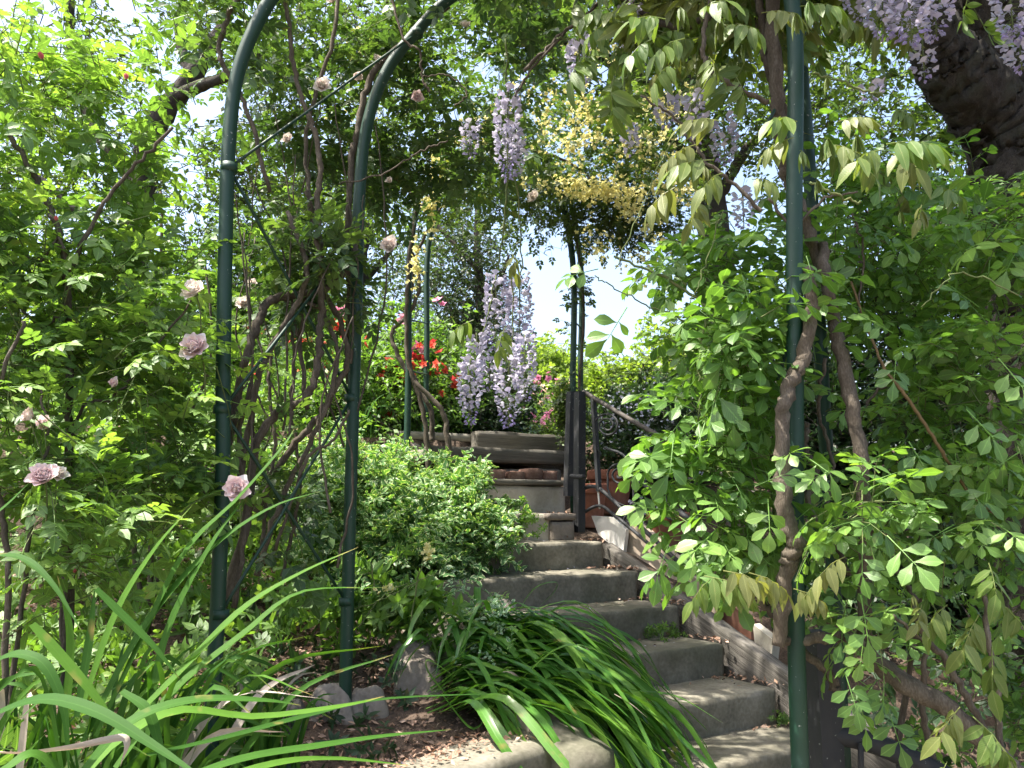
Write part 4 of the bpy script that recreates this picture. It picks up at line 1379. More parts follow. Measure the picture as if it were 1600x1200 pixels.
rose_bush('tall rose bush with one dark upright stem, cream and pink blooms beside the arch tube', (115, 960), 2.55,
          [(pxl([(112, 870), (108, 700), (108, 560), (104, 450), (92, 360), (60, 290), (20, 220), (-40, 170)], 2.55), [.013, .011, .007]),
           (pxl([(108, 600), (110, 440), (150, 340), (200, 270), (270, 200)], 2.5), [.009, .005]),
           (pxl([(105, 435), (60, 410), (20, 390)], 2.5), [.006, .003]), (pxl([(108, 560), (60, 510), (10, 460)], 2.5), [.006, .003]),
           (pxl([(110, 700), (180, 620), (230, 560), (300, 470)], 2.5), [.006, .003])],
          [Bl(110, 560, 2.55, .30, .25, .30, 1.6), Bl(60, 350, 2.6, .30, .3, .32, 1.6), Bl(240, 420, 2.7, .22, .25, .40, 1.5), Bl(200, 190, 2.75, .24, .3, .26, .9), Bl(270, 620, 2.6, .18, .2, .30, 1.3), Bl(80, 120, 2.7, .35, .3, .28, 1.4), Bl(230, 760, 2.6, .22, .2, .18, .9)],
          [(303, 455, 2.45, .043, M_white, (-.1, -.9, .5), 0), (305, 543, 2.45, .052, M_pink, (-.1, -1, .25), 0), (370, 764, 2.4, .046, M_pink, (.1, -1, .3), 0), (178, 601, 2.4, .026, M_pink, (0, -.8, .6), .7),
           (197, 122, 2.4, .016, M_bud, (.1, -.5, .8), 1.0), (65, 90, 2.4, .02, M_bud, (-.2, -.5, .8), 1.0), (88, 343, 2.4, .013, M_bud, (0, -.5, .8), 1.0), (300, 618, 2.35, .012, M_sprig, (0, -.3, 1), 1.0)],
          430, 300)
rose_bush('bushy rose at the left edge with a double pink bloom low among the blades', (20, 1000), 2.2,
          [(pxl([(15, 900), (-10, 740), (0, 600), (40, 500)], 2.2), [.009, .005]), (pxl([(40, 880), (60, 760), (75, 680), (60, 600)], 2.25), [.007, .003])],
          [Bl(10, 640, 2.3, .20, .2, .26, 1.4), Bl(60, 800, 2.3, .18, .2, .18, 1.0), Bl(-30, 480, 2.4, .22, .2, .3, 1.0), Bl(150, 820, 2.4, .14, .2, .14, .7), Bl(20, 230, 2.5, .25, .25, .3, .9)],
          [(68, 745, 2.1, .046, M_pink, (.2, -.8, .6), 0), (48, 650, 2.15, .030, M_pink, (-.6, -.6, .4), .2), (68, 663, 2.2, .028, M_pink, (.4, -.6, .3), .2), (92, 742, 2.15, .028, M_white, (.5, -.7, .5), .1),
           (118, 893, 2.3, .012, M_bud, (0, -.8, .4), 1.0)],
          215, 215, .08)
rose_bush('sunlit rose bush further back, its canes rising towards the oak limbs', (240, 840), 3.7,
          [(pxl([(240, 760), (255, 600), (255, 450), (250, 300)], 3.7), [.013, .006]), (pxl([(180, 700), (120, 560), (100, 420)], 3.7), [.011, .005]), (pxl([(280, 700), (330, 560), (320, 400)], 3.7), [.010, .005])],
          [Bl(60, 560, 3.8, .55, .4, .5, 1.8), Bl(250, 520, 3.8, .42, .4, .55, 1.6), Bl(150, 300, 4.0, .6, .4, .55, 1.6), Bl(340, 330, 4.0, .35, .4, .35, .7), Bl(20, 80, 4.0, .5, .4, .4, .6), Bl(300, 680, 3.6, .35, .3, .3, 1.2), Bl(100, 740, 3.6, .5, .3, .3, 1.2), Bl(200, -20, 4.0, .5, .4, .2, .4)],
          [(395, 445, 3.4, .03, M_white, (0, -1, .2), .2), (240, 445, 3.5, .018, M_bud, (0, -1, .2), 1.), (95, 435, 3.4, .016, M_bud, (0, -1, .2), 1.0)],
          470, 200, .085)

# ------------------------------------------------------------------ climber on the right (obovate leaflets)
b = P(1400, 1150, 3.0); b[2] = gz(b[0], b[1])
rc1 = thing('leafy_climber', b, 'fresh green climber with rounded leaflets filling the space right of the arch tube', 'climber')
canes(rc1, [(pxl([(1330, 440), (1362, 530), (1385, 580), (1410, 612), (1450, 670), (1480, 720), (1515, 770), (1560, 810)], [2.5, 2.36, 2.38, 2.6]), [.0035, .0052, .0042])], M_orangecane, sides=7, jit=.0012)
canes(rc1, [(pxl([(1400, 1180), (1440, 900), (1420, 700), (1380, 500), (1330, 380)], 2.8), [.010, .006]),
            (pxl([(1460, 1200), (1440, 1090), (1450, 1000)], 2.7), [.012, .008])], M_cane)
foliage(rc1, [Bl(1390, 450, 2.75, .20, .2, .26, 1.1), Bl(1500, 430, 2.8, .28, .3, .30, 1.6), Bl(1470, 640, 2.6, .20, .2, .26, 1.4), Bl(1560, 600, 2.6, .22, .25, .35, 1.5), Bl(1450, 810, 2.55, .18, .2, .2, 1.0),
              Bl(1540, 800, 2.6, .2, .22, .25, 1.3), Bl(1290, 640, 2.8, .12, .1, .25, .2), Bl(1360, 300, 2.9, .25, .25, .28, 1.5), Bl(1450, 330, 3.0, .3, .3, .2, 1.3), Bl(1590, 400, 2.9, .2, .25, .25, 1.0),
              Bl(1560, 980, 2.8, .2, .2, .3, .8), Bl(1300, 380, 2.6, .15, .15, .2, .7)],
        'quince', M_right_leaf, 450, .17, 3, .112, 300, clump=.07, shell=.8, droop=.35)
foliage(rc1, [Bl(1350, 970, 2.2, .09, .08, .13, 1.0), Bl(1330, 1060, 2.2, .06, .06, .10, .7), Bl(1330, 790, 2.1, .08, .05, .04, .4), Bl(1420, 840, 2.3, .2, .1, .1, .9), Bl(1560, 830, 2.2, .1, .1, .1, .5), Bl(1440, 950, 2.3, .1, .1, .08, .4)],
        'pinnate5', M_right_leaf, 34, .12, 3, .105, 0, clump=.03, shell=.8, droop=.4)

b = P(1225, 1150, 2.9); b[2] = gz(b[0], b[1])
rc2 = thing('leafy_climber', b, 'light green climber hanging over the iron railing, left of the right arch tube', 'climber')
canes(rc2, [(pxl([(1225, 1000), (1215, 820), (1150, 600), (1120, 500), (1050, 440), (960, 400)], [2.6, 2.5, 2.6]), [.008, .004]),
            (pxl([(1102, 500), (1092, 560), (1094, 640), (1088, 760)], 2.4), [.0035, .002]),
            (pxl([(1125, 560), (1080, 510), (1020, 480), (960, 450), (930, 430)], 2.6), [.003, .002])], M_greencane, sides=6)
foliage(rc2, [Bl(1130, 420, 2.7, .22, .22, .16, 1.3), Bl(1165, 600, 2.6, .14, .2, .26, 1.5), Bl(1115, 550, 2.7, .14, .18, .20, 1.1), Bl(1155, 760, 2.5, .13, .18, .18, 1.3), Bl(1190, 850, 2.5, .08, .12, .10, .6),
              Bl(1120, 800, 2.4, .07, .08, .10, .6), Bl(1200, 420, 2.6, .12, .15, .18, .9), Bl(1090, 690, 2.4, .06, .06, .06, .4), Bl(1175, 520, 2.4, .08, .1, .12, .6)],
        'quince', M_right_leaf, 235, .13, 3, .116, 290, clump=.06, shell=.8, droop=.4)


def hand_leaves(parent, kind, m, items, size):
    """single compound leaves: (px, py, d, axis, up, scale)"""
    pos = np.array([P(i[0], i[1], i[2]) for i in items])
    R = basis(np.array([i[3] for i in items], float), np.array([i[4] for i in items], float))
    sz = np.array([size * i[5] for i in items])
    put_leaves(parent, kind, m, pos, R, sz, len(items))


hand_leaves(rc2, 'quince', M_right_leaf, [
    (1052, 690, 2.15, (-.2, -.5, -.8), (0, -.8, .6), 1.25), (1035, 705, 2.1, (-.8, -.4, -.3), (-.1, -.7, .8), 1.1), (1020, 720, 2.1, (-.8, 0, -.6), (0, -.6, .7), .9),
    (1045, 850, 2.1, (-.4, -.4, -.8), (0, -.8, .5), 1.15), (1075, 860, 2.1, (.2, -.4, -.8), (0, -.8, .5), 1.1), (980, 480, 2.5, (-.5, 0, -.8), (0, -1, .3), 1.5), (935, 420, 2.6, (-.9, 0, -.2), (0, -.8, .6), 1.3),
    (1200, 780, 2.1, (-.1, -.4, -.9), (0, -.9, .4), 1.1), (1160, 430, 2.3, (.1, -.3, -1), (0, -1, .3), 1.6), (1180, 760, 2.1, (.4, -.2, .2), (0, -.7, .7), 1.0), (1140, 540, 2.3, (-.3, -.4, -.5), (0, -.8, .6), 1.2),
    (1260, 400, 2.15, (0, -.4, -.7), (0, -1, .5), .9), (1205, 640, 2.4, (-.4, -.3, -.7), (0, -.9, .5), 1.1)], .115)
hand_leaves(rc1, 'pinnate5', M_right_leaf, [
    (1345, 930, 2.05, (.0, -.3, -.9), (0, -1, .3), 1.5), (1350, 985, 2.05, (-.2, -.2, -.8), (0, -1, .4), 1.1), (1320, 1050, 2.05, (.1, -.4, -.8), (0, -1, .3), 1.2), (1300, 735, 2.05, (-.6, -.3, -.2), (0, -.8, .8), 1.1),
    (1420, 690, 2.2, (.2, -.4, -.7), (0, -.8, .5), 1.3), (1510, 640, 2.2, (.3, -.4, -.6), (0, -.8, .6), 1.5), (1560, 560, 2.2, (.2, -.5, -.7), (0, -.8, .5), 1.6), (1400, 560, 2.2, (-.2, -.3, -.5), (0, -.9, .6), 1.2),
    (1530, 480, 2.3, (-.5, -.2, .3), (0, -.8, .8), 1.3), (1395, 520, 2.2, (-.6, -.2, .3), (0, -.8, .6), 1.2), (1490, 820, 2.2, (-.5, -.2, -.2), (0, -.8, .8), 1.2), (1320, 820, 2.1, (-.6, -.3, -.4), (0, -.9, .5), 1.0)], .10)

# ------------------------------------------------------------------ wisteria
b = P(1250, 1200, 2.5); b[2] = gz(b[0], b[1])
wi = thing('wisteria', b, 'old wisteria twining up the right arch tube with lilac racemes and bronze young leaves', 'wisteria')
canes(wi, [
    (pxl([(1215, 1010), (1228, 900), (1240, 850), (1225, 790), (1222, 680), (1230, 610), (1255, 560), (1268, 480), (1262, 420)], [2.26, 2.20, 2.24, 2.3]), [.018, .024, .020, .020, .016]),
    (pxl([(1350, 1000), (1352, 860), (1350, 800), (1345, 720), (1330, 620), (1310, 530), (1290, 440), (1285, 380)], [2.3, 2.25, 2.4]), [.020, .019, .020, .015]),
    (pxl([(1205, -30), (1212, 100), (1222, 230), (1238, 290), (1262, 360), (1290, 440)], [2.4, 2.42]), [.022, .022, .016]),
    (pxl([(1225, 210), (1218, 150), (1196, 90), (1190, 20), (1180, -40)], 2.45), [.016, .012]),
    (pxl([(1112, -20), (1100, 50), (1105, 100), (1140, 132), (1200, 158)], 2.3), [.006, .0075, .008]),
    (pxl([(1180, 930), (1215, 965), (1230, 1000), (1290, 1045), (1310, 1090)], 2.35), [.010, .014]),
    (pxl([(1215, 1000), (1260, 998), (1320, 995), (1350, 1015), (1400, 1060), (1480, 1105), (1560, 1180), (1620, 1230)], [2.3, 2.25]), [.012, .017, .026, .022]),
    (pxl([(1270, 930), (1310, 980), (1370, 1030), (1440, 1080)], 2.55), [.016, .020]),
    (pxl([(1372, 790), (1400, 880), (1425, 930), (1440, 985), (1475, 1030), (1520, 1110), (1560, 1180), (1590, 1230)], 2.25), [.006, .009, .011]),
    (pxl([(1395, 960), (1430, 990), (1465, 1020)], 2.25), [.004, .006]),
    (pxl([(1535, 905), (1545, 1000), (1558, 1100), (1562, 1200)], 2.3), [.007, .009]),
    (pxl([(1262, 660), (1258, 700), (1275, 740), (1262, 790), (1300, 840), (1330, 900)], 2.42), [.010, .008]),
    (pxl([(1290, 560), (1280, 640), (1300, 720), (1290, 800)], 2.5), [.006, .005]),
    (pxl([(1340, 660), (1370, 610), (1420, 600)], 2.6), [.006, .004]),
    (pxl([(1200, 310), (1240, 350), (1290, 310), (1340, 300)], 2.3), [.005, .003]),
    (pxl([(1190, 330), (1150, 290), (1100, 250), (1060, 190), (1000, 150)], 2.2), [.006, .003]),
    (pxl([(820, 110), (870, 60), (920, 20), (960, -20)], 2.8), [.007, .006]),
    (pxl([(800, 160), (830, 110), (880, 55)], 2.8), [.004, .005]),
    (pxl([(960, -10), (1050, 40), (1150, 20), (1210, 60)], 2.6), [.010, .014]),
    (pxl([(1330, 330), (1350, 400), (1340, 480)], 2.5), [.004, .003]),
], M_cane, name='vine_stem', jit=.003)
canes(wi, [(pxl([(1265, 385 - 100), (1310, 305), (1345, 318)], 2.0), [.003, .0035]), (pxl([(1110, 120), (1060, 200), (1000, 330), (960, 420)], 2.3), [.0025, .0015]),
           (pxl([(1270, 115), (1310, 125), (1350, 142), (1380, 148)], 2.05), [.0025, .0035]), (pxl([(1130, 330), (1100, 420), (1075, 480)], 2.3), [.002, .0015]),
           (pxl([(1440, 480), (1500, 425), (1590, 462)], 2.1), [.002, .002])], M_greencane, sides=6)
W = []
for x, y, d, ax, sc in [
    (1130, 190, 1.95, (-.9, -.2, .25), 1.0), (1115, 250, 1.95, (-.9, -.1, .1), 1.1), (1090, 225, 2.0, (-.8, -.3, -.2), 1.0), (1160, 240, 1.95, (.5, -.4, -.2), .9), (1130, 270, 1.9, (-.5, -.5, -.2), 1.0), (1060, 290, 2.0, (-.9, .1, -.3), 1.0),
    (1175, 280, 1.95, (.3, -.6, -.1), .8), (1100, 310, 2.05, (-.5, -.4, -.5), .9), (1245, 190, 1.9, (-.6, -.5, .1), 1.0), (1240, 215, 1.9, (-.9, 0, -.1), .8), (1275, 240, 1.9, (.2, -.8, 0), .9), (1310, 190, 1.95, (.5, -.5, .1), .8),
    (1290, 225, 1.9, (.6, -.3, -.1), .9), (1330, 250, 1.95, (.5, -.3, -.3), .8), (1385, 225, 1.85, (.75, -.4, .1), 1.15), (1375, 235, 1.85, (-.6, -.4, -.1), 1.0), (1390, 240, 1.9, (.2, -.8, -.3), 1.1), (1250, 280, 1.95, (0, -.8, -.3), .8),
    (1040, 30, 2.1, (-.7, -.3, .1), 1.1), (1070, 60, 2.1, (-.7, -.3, -.2), 1.1), (1090, 20, 2.1, (.3, -.6, .1), 1.1), (1020, 60, 2.2, (-.8, 0, -.3), 1.0), (1130, 40, 2.1, (.5, -.5, -.1), 1.1), (1050, 100, 2.2, (-.6, -.4, -.4), 1.0),
    (1160, 70, 2.15, (.4, -.4, -.4), 1.0), (1190, 20, 2.1, (.6, -.4, 0), 1.0), (1110, 90, 2.2, (0, -.6, -.5), 1.0), (1250, 10, 2.1, (.6, -.4, 0), 1.1), (1300, 20, 2.15, (.6, -.2, -.2), .9), (1000, 5, 2.3, (-.8, 0, 0), 1.1), (950, 10, 2.4, (-.8, 0, -.1), 1.0),
    (1080, 130, 2.3, (-.3, -.3, -.6), 1.0), (1150, 120, 2.3, (.2, -.3, -.5), .9),
    (1100, 900, 2.0, (.8, -.3, 0), 1.05), (1130, 892, 1.95, (.9, -.1, 0), 1.0), (1170, 895, 2.0, (.9, 0, -.1), 1.0), (1110, 905, 2.0, (-.5, -.4, -.2), .8), (1320, 870, 2.0, (-.6, -.3, -.1), .9), (1320, 870, 2.0, (.8, -.2, -.2), .8), (1285, 905, 2.05, (-.7, -.2, -.3), .8), (1240, 920, 2.05, (.8, -.2, -.1), .8),
    (1545, 880, 2.1, (-.2, -.6, -.3), 1.0), (1540, 930, 2.1, (.6, -.4, -.3), 1.0), (1530, 960, 2.1, (-.6, -.4, -.4), 1.1), (1550, 1010, 2.1, (-.3, -.5, -.5), 1.1), (1580, 900, 2.1, (.4, -.5, -.4), 1.0), (1480, 945, 2.15, (-.6, -.3, -.2), .9),
    (1500, 1105, 2.0, (-.6, -.4, -.2), 1.0), (1520, 1120, 2.0, (.5, -.4, -.4), 1.1), (1560, 1160, 2.0, (.3, -.5, -.5), 1.0), (1480, 1190, 2.0, (-.5, -.4, -.3), .8), (1440, 945, 2.1, (-.4, -.6, -.2), .7), (1590, 960, 2.1, (.4, -.5, -.4), 1.0),
    (1460, 290, 2.3, (.6, -.3, -.2), .9), (1440, 320, 2.3, (-.3, -.5, -.3), .8), (1395, 170, 2.3, (.4, -.3, -.2), .7), (740, 500, 2.9, (-.9, 0, -.2), 1.0), (790, 510, 2.9, (-.3, -.4, -.6), 1.0), (800, 395, 3.0, (.2, -.4, -.6), .9), (1240, 1190, 1.9, (-.6, -.4, .1), .6)]:
    W.append((x, y, d, ax, (0, -.25, 1), sc))
hand_leaves(wi, 'wisteria', M_wis_leaf, [w for i_, w in enumerate(W) if i_ % 7 != 3], .132)
hand_leaves(wi, 'tuft', M_wis_leaf, [(x, y, d, (.9, .2, .1), (0, 0, 1), s) for x, y, d, s in
            [(1250, 235, 1.85, 1), (1290, 215, 1.85, 1.1), (1335, 210, 1.88, 1.2), (1275, 280, 1.85, .8), (1240, 20, 2.0, 1.2), (1260, 0, 2.0, 1.2), (1160, 60, 2.1, 1.3), (1320, 100, 2.0, .7), (1325, 840 - 20, 2.1, .6), (1120, 30, 2.1, 1.4),
             (1405, 330, 2.3, .8), (1290, 120, 2.0, .8), (1060, 10, 2.1, 1.3), (1100, 260, 2.0, .9), (1425, 930, 2.15, .7), (800, 620, 3.1, .7)]], .09)
foliage(wi, [Bl(1060, 60, 2.5, .26, .22, .16, 1.3), Bl(1170, 30, 2.5, .26, .22, .16, 1.2), Bl(1150, 210, 2.5, .16, .18, .10, .5), Bl(1350, 250, 2.5, .18, .15, .09, .4), Bl(1200, -120, 2.5, .6, .5, .18, 1.4), Bl(1330, -70, 2.6, .3, .3, .16, .5)],
        'wisteria', M_wis_leaf, 78, .15, 2, .125, 130, clump=.06, droop=.4, twr=.002)
foliage(wi, [(np.array([.4, 2.6, 3.75]), np.array([.8, .7, .2]), 1), (np.array([1.1, 2.5, 3.5]), np.array([.7, .8, .3]), 1)], 'wisteria', M_wis_leaf, 230, .15, 2, .14, 0, clump=.08, droop=.4, twr=.002)
for x, y, d, L, r, n, sw in [
    (1375, -45, 2.15, .20, .05, 60, (0, 0)), (1415, -60, 2.1, .24, .055, 70, (.01, 0)), (1455, -50, 2.15, .21, .05, 60, (0, 0)), (1400, -20, 2.2, .16, .045, 40, (0, 0)),
    (1575, -40, 2.2, .20, .05, 55, (0, 0)), (1590, 40, 2.25, .14, .045, 40, (0, 0)), (1340, -40, 2.3, .17, .04, 36, (-.01, 0)),
    (985, 5, 2.6, .21, .035, 46, (0, 0)), (905, 60, 2.7, .19, .042, 52, (-.01, 0)), (793, 140, 2.8, .34, .046, 80, (.0, 0)), (805, 200, 2.85, .18, .035, 40, (.02, 0)),
    (1040, 150, 2.5, .10, .035, 26, (-.02, 0)), (1085, 145, 2.4, .16, .028, 28, (-.05, 0)), (1130, 185, 2.5, .15, .04, 34, (.02, 0)), (985, 195, 2.8, .11, .022, 16, (0, 0)), (1160, 300, 2.5, .12, .03, 22, (0, 0)),
    (735, 190, 3.3, .16, .035, 30, (0, 0)), (1360, 130, 2.2, .05, .03, 9, (0, 0)), (1440, 60, 2.3, .13, .03, 20, (0, 0)),
    (775, 428, 3.15, .30, .050, 80, (-.02, 0)), (812, 432, 3.15, .33, .052, 90, (.0, 0)), (820, 520, 3.1, .26, .045, 70, (-.02, 0)), (795, 540, 3.0, .30, .048, 84, (-.0, 0)), (745, 520, 3.1, .18, .04, 46, (-.02, 0)), (735, 560, 3.0, .24, .040, 62, (-.03, 0)), (765, 560, 3.15, .12, .04, 30, (.02, 0))]:
    raceme(wi, P(x, y, d), L, r, int(n * 1.25), .0245)
# the thin stems that carry the long racemes down from the arch
canes(wi, [(pxl([(790, 60), (795, 200), (790, 330), (775, 430)], [2.8, 3.15]), [.004, .003]), (pxl([(800, 240), (812, 340), (815, 440)], [2.9, 3.15]), [.003, .003]), (pxl([(775, 430), (760, 500), (738, 560)], 3.1), [.003, .002]),
           (pxl([(800, 430), (802, 520), (795, 545)], 3.1), [.003, .002]), (pxl([(960, -20), (975, -5), (985, 10)], 2.6), [.003, .003]), (pxl([(870, 60), (890, 62), (905, 66)], 2.75), [.003, .003])], M_greencane, sides=5)

# ------------------------------------------------------------------ variegated vinca mound
b = P(640, 880, 4.3); b[2] = gz(b[0], b[1])
vb = thing('variegated_shrub', b, 'spreading mound of small cream-edged leaves beside the upper steps', 'shrub')
VB = [Bl(610, 775, 4.7, .46, .4, .15, 1.6), Bl(560, 810, 4.5, .34, .4, .20, 1.2), Bl(665, 815, 4.5, .30, .36, .17, 1.7), Bl(620, 870, 4.3, .28, .3, .12, 1.1), Bl(725, 850, 4.4, .18, .22, .10, .8), Bl(500, 750, 4.8, .28, .35, .20, .9), Bl(760, 845, 4.5, .11, .16, .08, .3), Bl(640, 735, 4.9, .16, .2, .07, .3)]
foliage(vb, VB, 'pair', M_vinca, 1500, .12, 3, .125, 300, clump=.05, shell=.35, droop=.45, up=.55, twr=.0014)
canes(vb, [(pxl([(520, 900), (560, 840), (600, 780)], 4.4), [.008, .004]), (pxl([(640, 900), (680, 840), (720, 800)], 4.3), [.007, .004]), (pxl([(560, 910), (620, 850), (640, 760)], 4.4), [.007, .004])], M_cane, sides=6)

# ferny sprigs on the side of the steps
for lab, bl, sz in [('small trailing weed with fine leaves on the face of the stone riser', [Bl(830, 825, 4.72, .12, .05, .04, 1), Bl(815, 805, 4.72, .09, .05, .05, .7), Bl(795, 790, 4.7, .08, .05, .05, .7)], .035),
                    ('tiny clump of ferns rooted in the gap beside the third step', [Bl(1030, 990, 4.1, .03, .02, .03, 1)], .03)]:
    c = bl[0][0]
    o = thing('weed', (c[0], c[1], c[2] - .05), lab, 'weed')
    foliage(o, bl, 'whorl', M_shrub_leaf, 46 if sz > .03 else 12, .05, 3, sz, 30, clump=.02, twr=.0008)

for k, lab in ((6, 'little green weed sprouting in the corner of the lowest step in view'), (4, 'thin weed and dry stalks in the gap between the fourth step and the plank')):
    c = S((5 - k) * RUN + RUN - .03, -.06, C5[2] + RISE * (5 - k))
    o = thing('weed', c, lab, 'weed')
    foliage(o, [(c + [0, 0, .02], np.array([.05, .015, .02]), 1)], 'whorl', M_shrub_leaf, 12, .04, 3, .022, 30, clump=.01, twr=.0007)

# pale variegated sprigs by the strap leaves
sp = thing('pale_sprigs', P(740, 930, 3.7), 'pale silvery-green variegated sprigs poking out above the strap leaves', 'plant')
foliage(sp, [Bl(740, 910, 3.7, .06, .05, .04, 1), Bl(690, 935, 3.65, .07, .05, .04, 1), Bl(745, 1000, 3.35, .05, .05, .03, 1), Bl(760, 970, 3.5, .08, .05, .04, .8), Bl(790, 1040, 3.2, .04, .03, .03, .5)], 'pair', M_sprig, 40, .07, 2, .085, 80, twr=.0015, clump=.02)

# leafy perennial with a yellow-green flower head
b = P(600, 1000, 3.55); b[2] = gz(b[0], b[1])
eu = thing('spurge', b, 'leafy perennial with lance leaves and a yellow-green flower head, above the rocks', 'plant')
canes(eu, [(pxl([(640, 1000), (648, 930), (660, 880), (668, 858)], 3.4), [.004, .003]), (pxl([(560, 980), (600, 930), (640, 910)], 3.4), [.003, .002]), (pxl([(620, 1000), (590, 930), (580, 880)], 3.5), [.004, .003]), (pxl([(545, 955), (600, 935), (660, 905), (690, 895)], 3.35), [.002, .002])], M_greencane, sides=6)
foliage(eu, [Bl(600, 960, 3.5, .14, .1, .07, 1.2), Bl(650, 940, 3.5, .12, .1, .07, 1.2), Bl(600, 880, 3.7, .15, .1, .08, 1.0), Bl(540, 960, 3.4, .12, .1, .06, 1), Bl(680, 980, 3.4, .08, .06, .04, .5), Bl(480, 950, 3.4, .12, .1, .06, .6)], 'whorl', M_shrub_leaf, 75, .09, 2, .105, 150, twr=.002, clump=.03, up=.6)
p, _ = blob_points([Bl(668, 862, 3.38, .03, .03, .035, 1), Bl(600, 920, 3.45, .05, .03, .02, .5), Bl(545, 905, 3.4, .03, .03, .02, .4)], 60, .5)
blossoms(eu, p, .012, M_yellow, 60)

# ------------------------------------------------------------------ strap leaves: blades built one by one
def blade(p, w, m, parent, twist=0.0, fold=.18, n=16, tip=.5, up=None, name='leaf'):
    path = smooth_path(p, n)
    tan = norm(np.gradient(path, axis=0))
    upv = np.array([0, 0, 1.0]) if up is None else np.asarray(up, float)
    side = norm(np.cross(tan, upv) + 1e-4)
    for i in range(1, n):
        if side[i] @ side[i - 1] < 0: side[i] = -side[i]
    nrm = np.cross(side, tan)
    a = np.linspace(0, twist, n)[:, None]
    side, nrm = side * np.cos(a) + nrm * np.sin(a), nrm * np.cos(a) - side * np.sin(a)
    t = np.linspace(0, 1, n)
    ww = w / 2 * np.minimum(1, .65 + 1.4 * t) * np.clip((1 - t) / tip, 0, 1) ** .75
    ww = np.maximum(ww, w * .02)
    rows = np.stack([path - side * ww[:, None] + nrm * (fold * ww)[:, None], path, path + side * ww[:, None] + nrm * (fold * ww)[:, None]], 1)
    V = rows.reshape(-1, 3)
    lc = np.stack([np.tile([-1., 0, 1.], n), np.repeat(t, 3), np.zeros(3 * n)], -1)
    T = []
    for i in range(n - 1):
        for j in range(2):
            q = i * 3 + j
            T += [(q, q + 1, q + 4), (q, q + 4, q + 3)]
    mb = MB().add(V, T, 0.0, lc)
    return mb.build(name, m, parent)


b = P(760, 1080, 3.25); b[2] = gz(b[0], b[1])
ag = thing('agapanthus', b, 'big clump of glossy green strap leaves spilling over the wall towards the steps', 'agapanthus')
for q in range(360):
    u = rng.random()
    bx = 665 + 165 * rng.random(); by = 1115 - 140 * rng.random()
    d0 = 3.08 + (1115 - by) / 140 * .5 + rng.normal(0, .03)
    p0 = P(bx, by, d0); p0[2] = max(p0[2], gz(p0[0], p0[1]) - .02)
    # leaf arches to the right and down the wall
    ln = rng.uniform(.42, .88)
    a = rng.normal(-.27, .28)
    dirv = np.array([math.cos(a), math.sin(a), 0])
    hgt = rng.uniform(.03, .11)
    ex = ln * rng.uniform(.68, .88)
    dp = ln * rng.uniform(.22, .50)
    kink = rng.normal(0, .02, 3)
    p1 = p0 + dirv * ex * .36 + [0, 0, hgt]
    p2 = p0 + dirv * ex * .74 + [0, 0, hgt * .4 - dp * .3] + kink
    p3 = p0 + dirv * ex * 1.02 + [0, 0, -dp]
    p4 = p3 + dirv * ex * .05 + [0, 0, -dp * .18]
    blade([p0, p1, p2, p3, p4], rng.uniform(.019, .034), M_strap if rng.random() > .02 else M_dry_blade, ag, twist=rng.normal(0, .9), n=16, tip=.4)
for q in range(34):
    bx = rng.uniform(690, 800); by = rng.uniform(980, 1070)
    p0 = P(bx, by, 3.25 + (1080 - by) / 130 * .4); p0[2] = max(p0[2], gz(p0[0], p0[1]))
    a = rng.uniform(1.2, 4.6); ln = rng.uniform(.2, .42)
    dv = np.array([math.cos(a), math.sin(a) * .7, 0])
    blade([p0, p0 + dv * ln * .35 + [0, 0, ln * .45], p0 + dv * ln * .75 + [0, 0, ln * .3], p0 + dv * ln + [0, 0, -.02]], rng.uniform(.018, .028), M_strap, ag, twist=rng.normal(0, .8), n=12)
for pts, d in [([(800, 1075), (880, 1010), (960, 1030), (1040, 1090), (1092, 1100)], 3.1), ([(790, 1000), (830, 925), (868, 910), (865, 925), (840, 950)], 3.6), ([(700, 1090), (668, 1050), (670, 1030), (715, 1060)], 3.1),
               ([(690, 1085), (740, 1140), (778, 1090), (780, 1070)], 3.0), ([(770, 1050), (720, 1000), (705, 950)], 3.4), ([(1000, 1080), (1060, 1090), (1130, 1130)], 3.1), ([(790, 970), (900, 940), (975, 1000), (1010, 1040)], 3.5)]:
    blade(pxl(pts, d), .03, M_strap, ag, n=16)
blade(pxl([(960, 1085), (985, 1100), (1012, 1122)], 2.95), .018, M_dry_blade, ag, n=8)

# iris-like blades at the lower left
def iris_clump(label, base_px, d, n, spread, hgt, lean, hand, seed, w=.024):
    b = P(*base_px, d); b[2] = gz(b[0], b[1])
    o = thing('iris', b, label, 'iris', 'clumps of long green blades at the lower left')
    for q in range(n):
        a = rng.uniform(0, 6.283)
        p0 = b + np.array([math.cos(a), math.sin(a), 0]) * rng.uniform(0, spread) + [0, 0, -.02]
        h = hgt * rng.uniform(.6, 1.15)
        la = rng.uniform(0, 6.283); lm = rng.uniform(.1, .55) * h
        lv = np.array([math.cos(la), math.sin(la) * .6, 0]) * lm + np.array(lean) * h
        p1 = p0 + lv * .35 + [0, 0, h * .55]
        p2 = p0 + lv * .85 + [0, 0, h * .92]
        p3 = p0 + lv * 1.6 + [0, 0, h * rng.uniform(.75, 1.1)]
        blade([p0, p1, p2, p3], w * rng.uniform(.5, 1.0), M_iris if rng.random() > .05 else M_dry_blade, o, twist=rng.normal(0, .7), n=14, up=(rng.normal(0, .6), -1, .5), fold=.25)
    for pts, ds, ww in hand:
        blade(pxl(pts, ds), ww, M_iris, o, n=18, up=(0, -.5, 1), fold=.15, tip=.55)
    return o


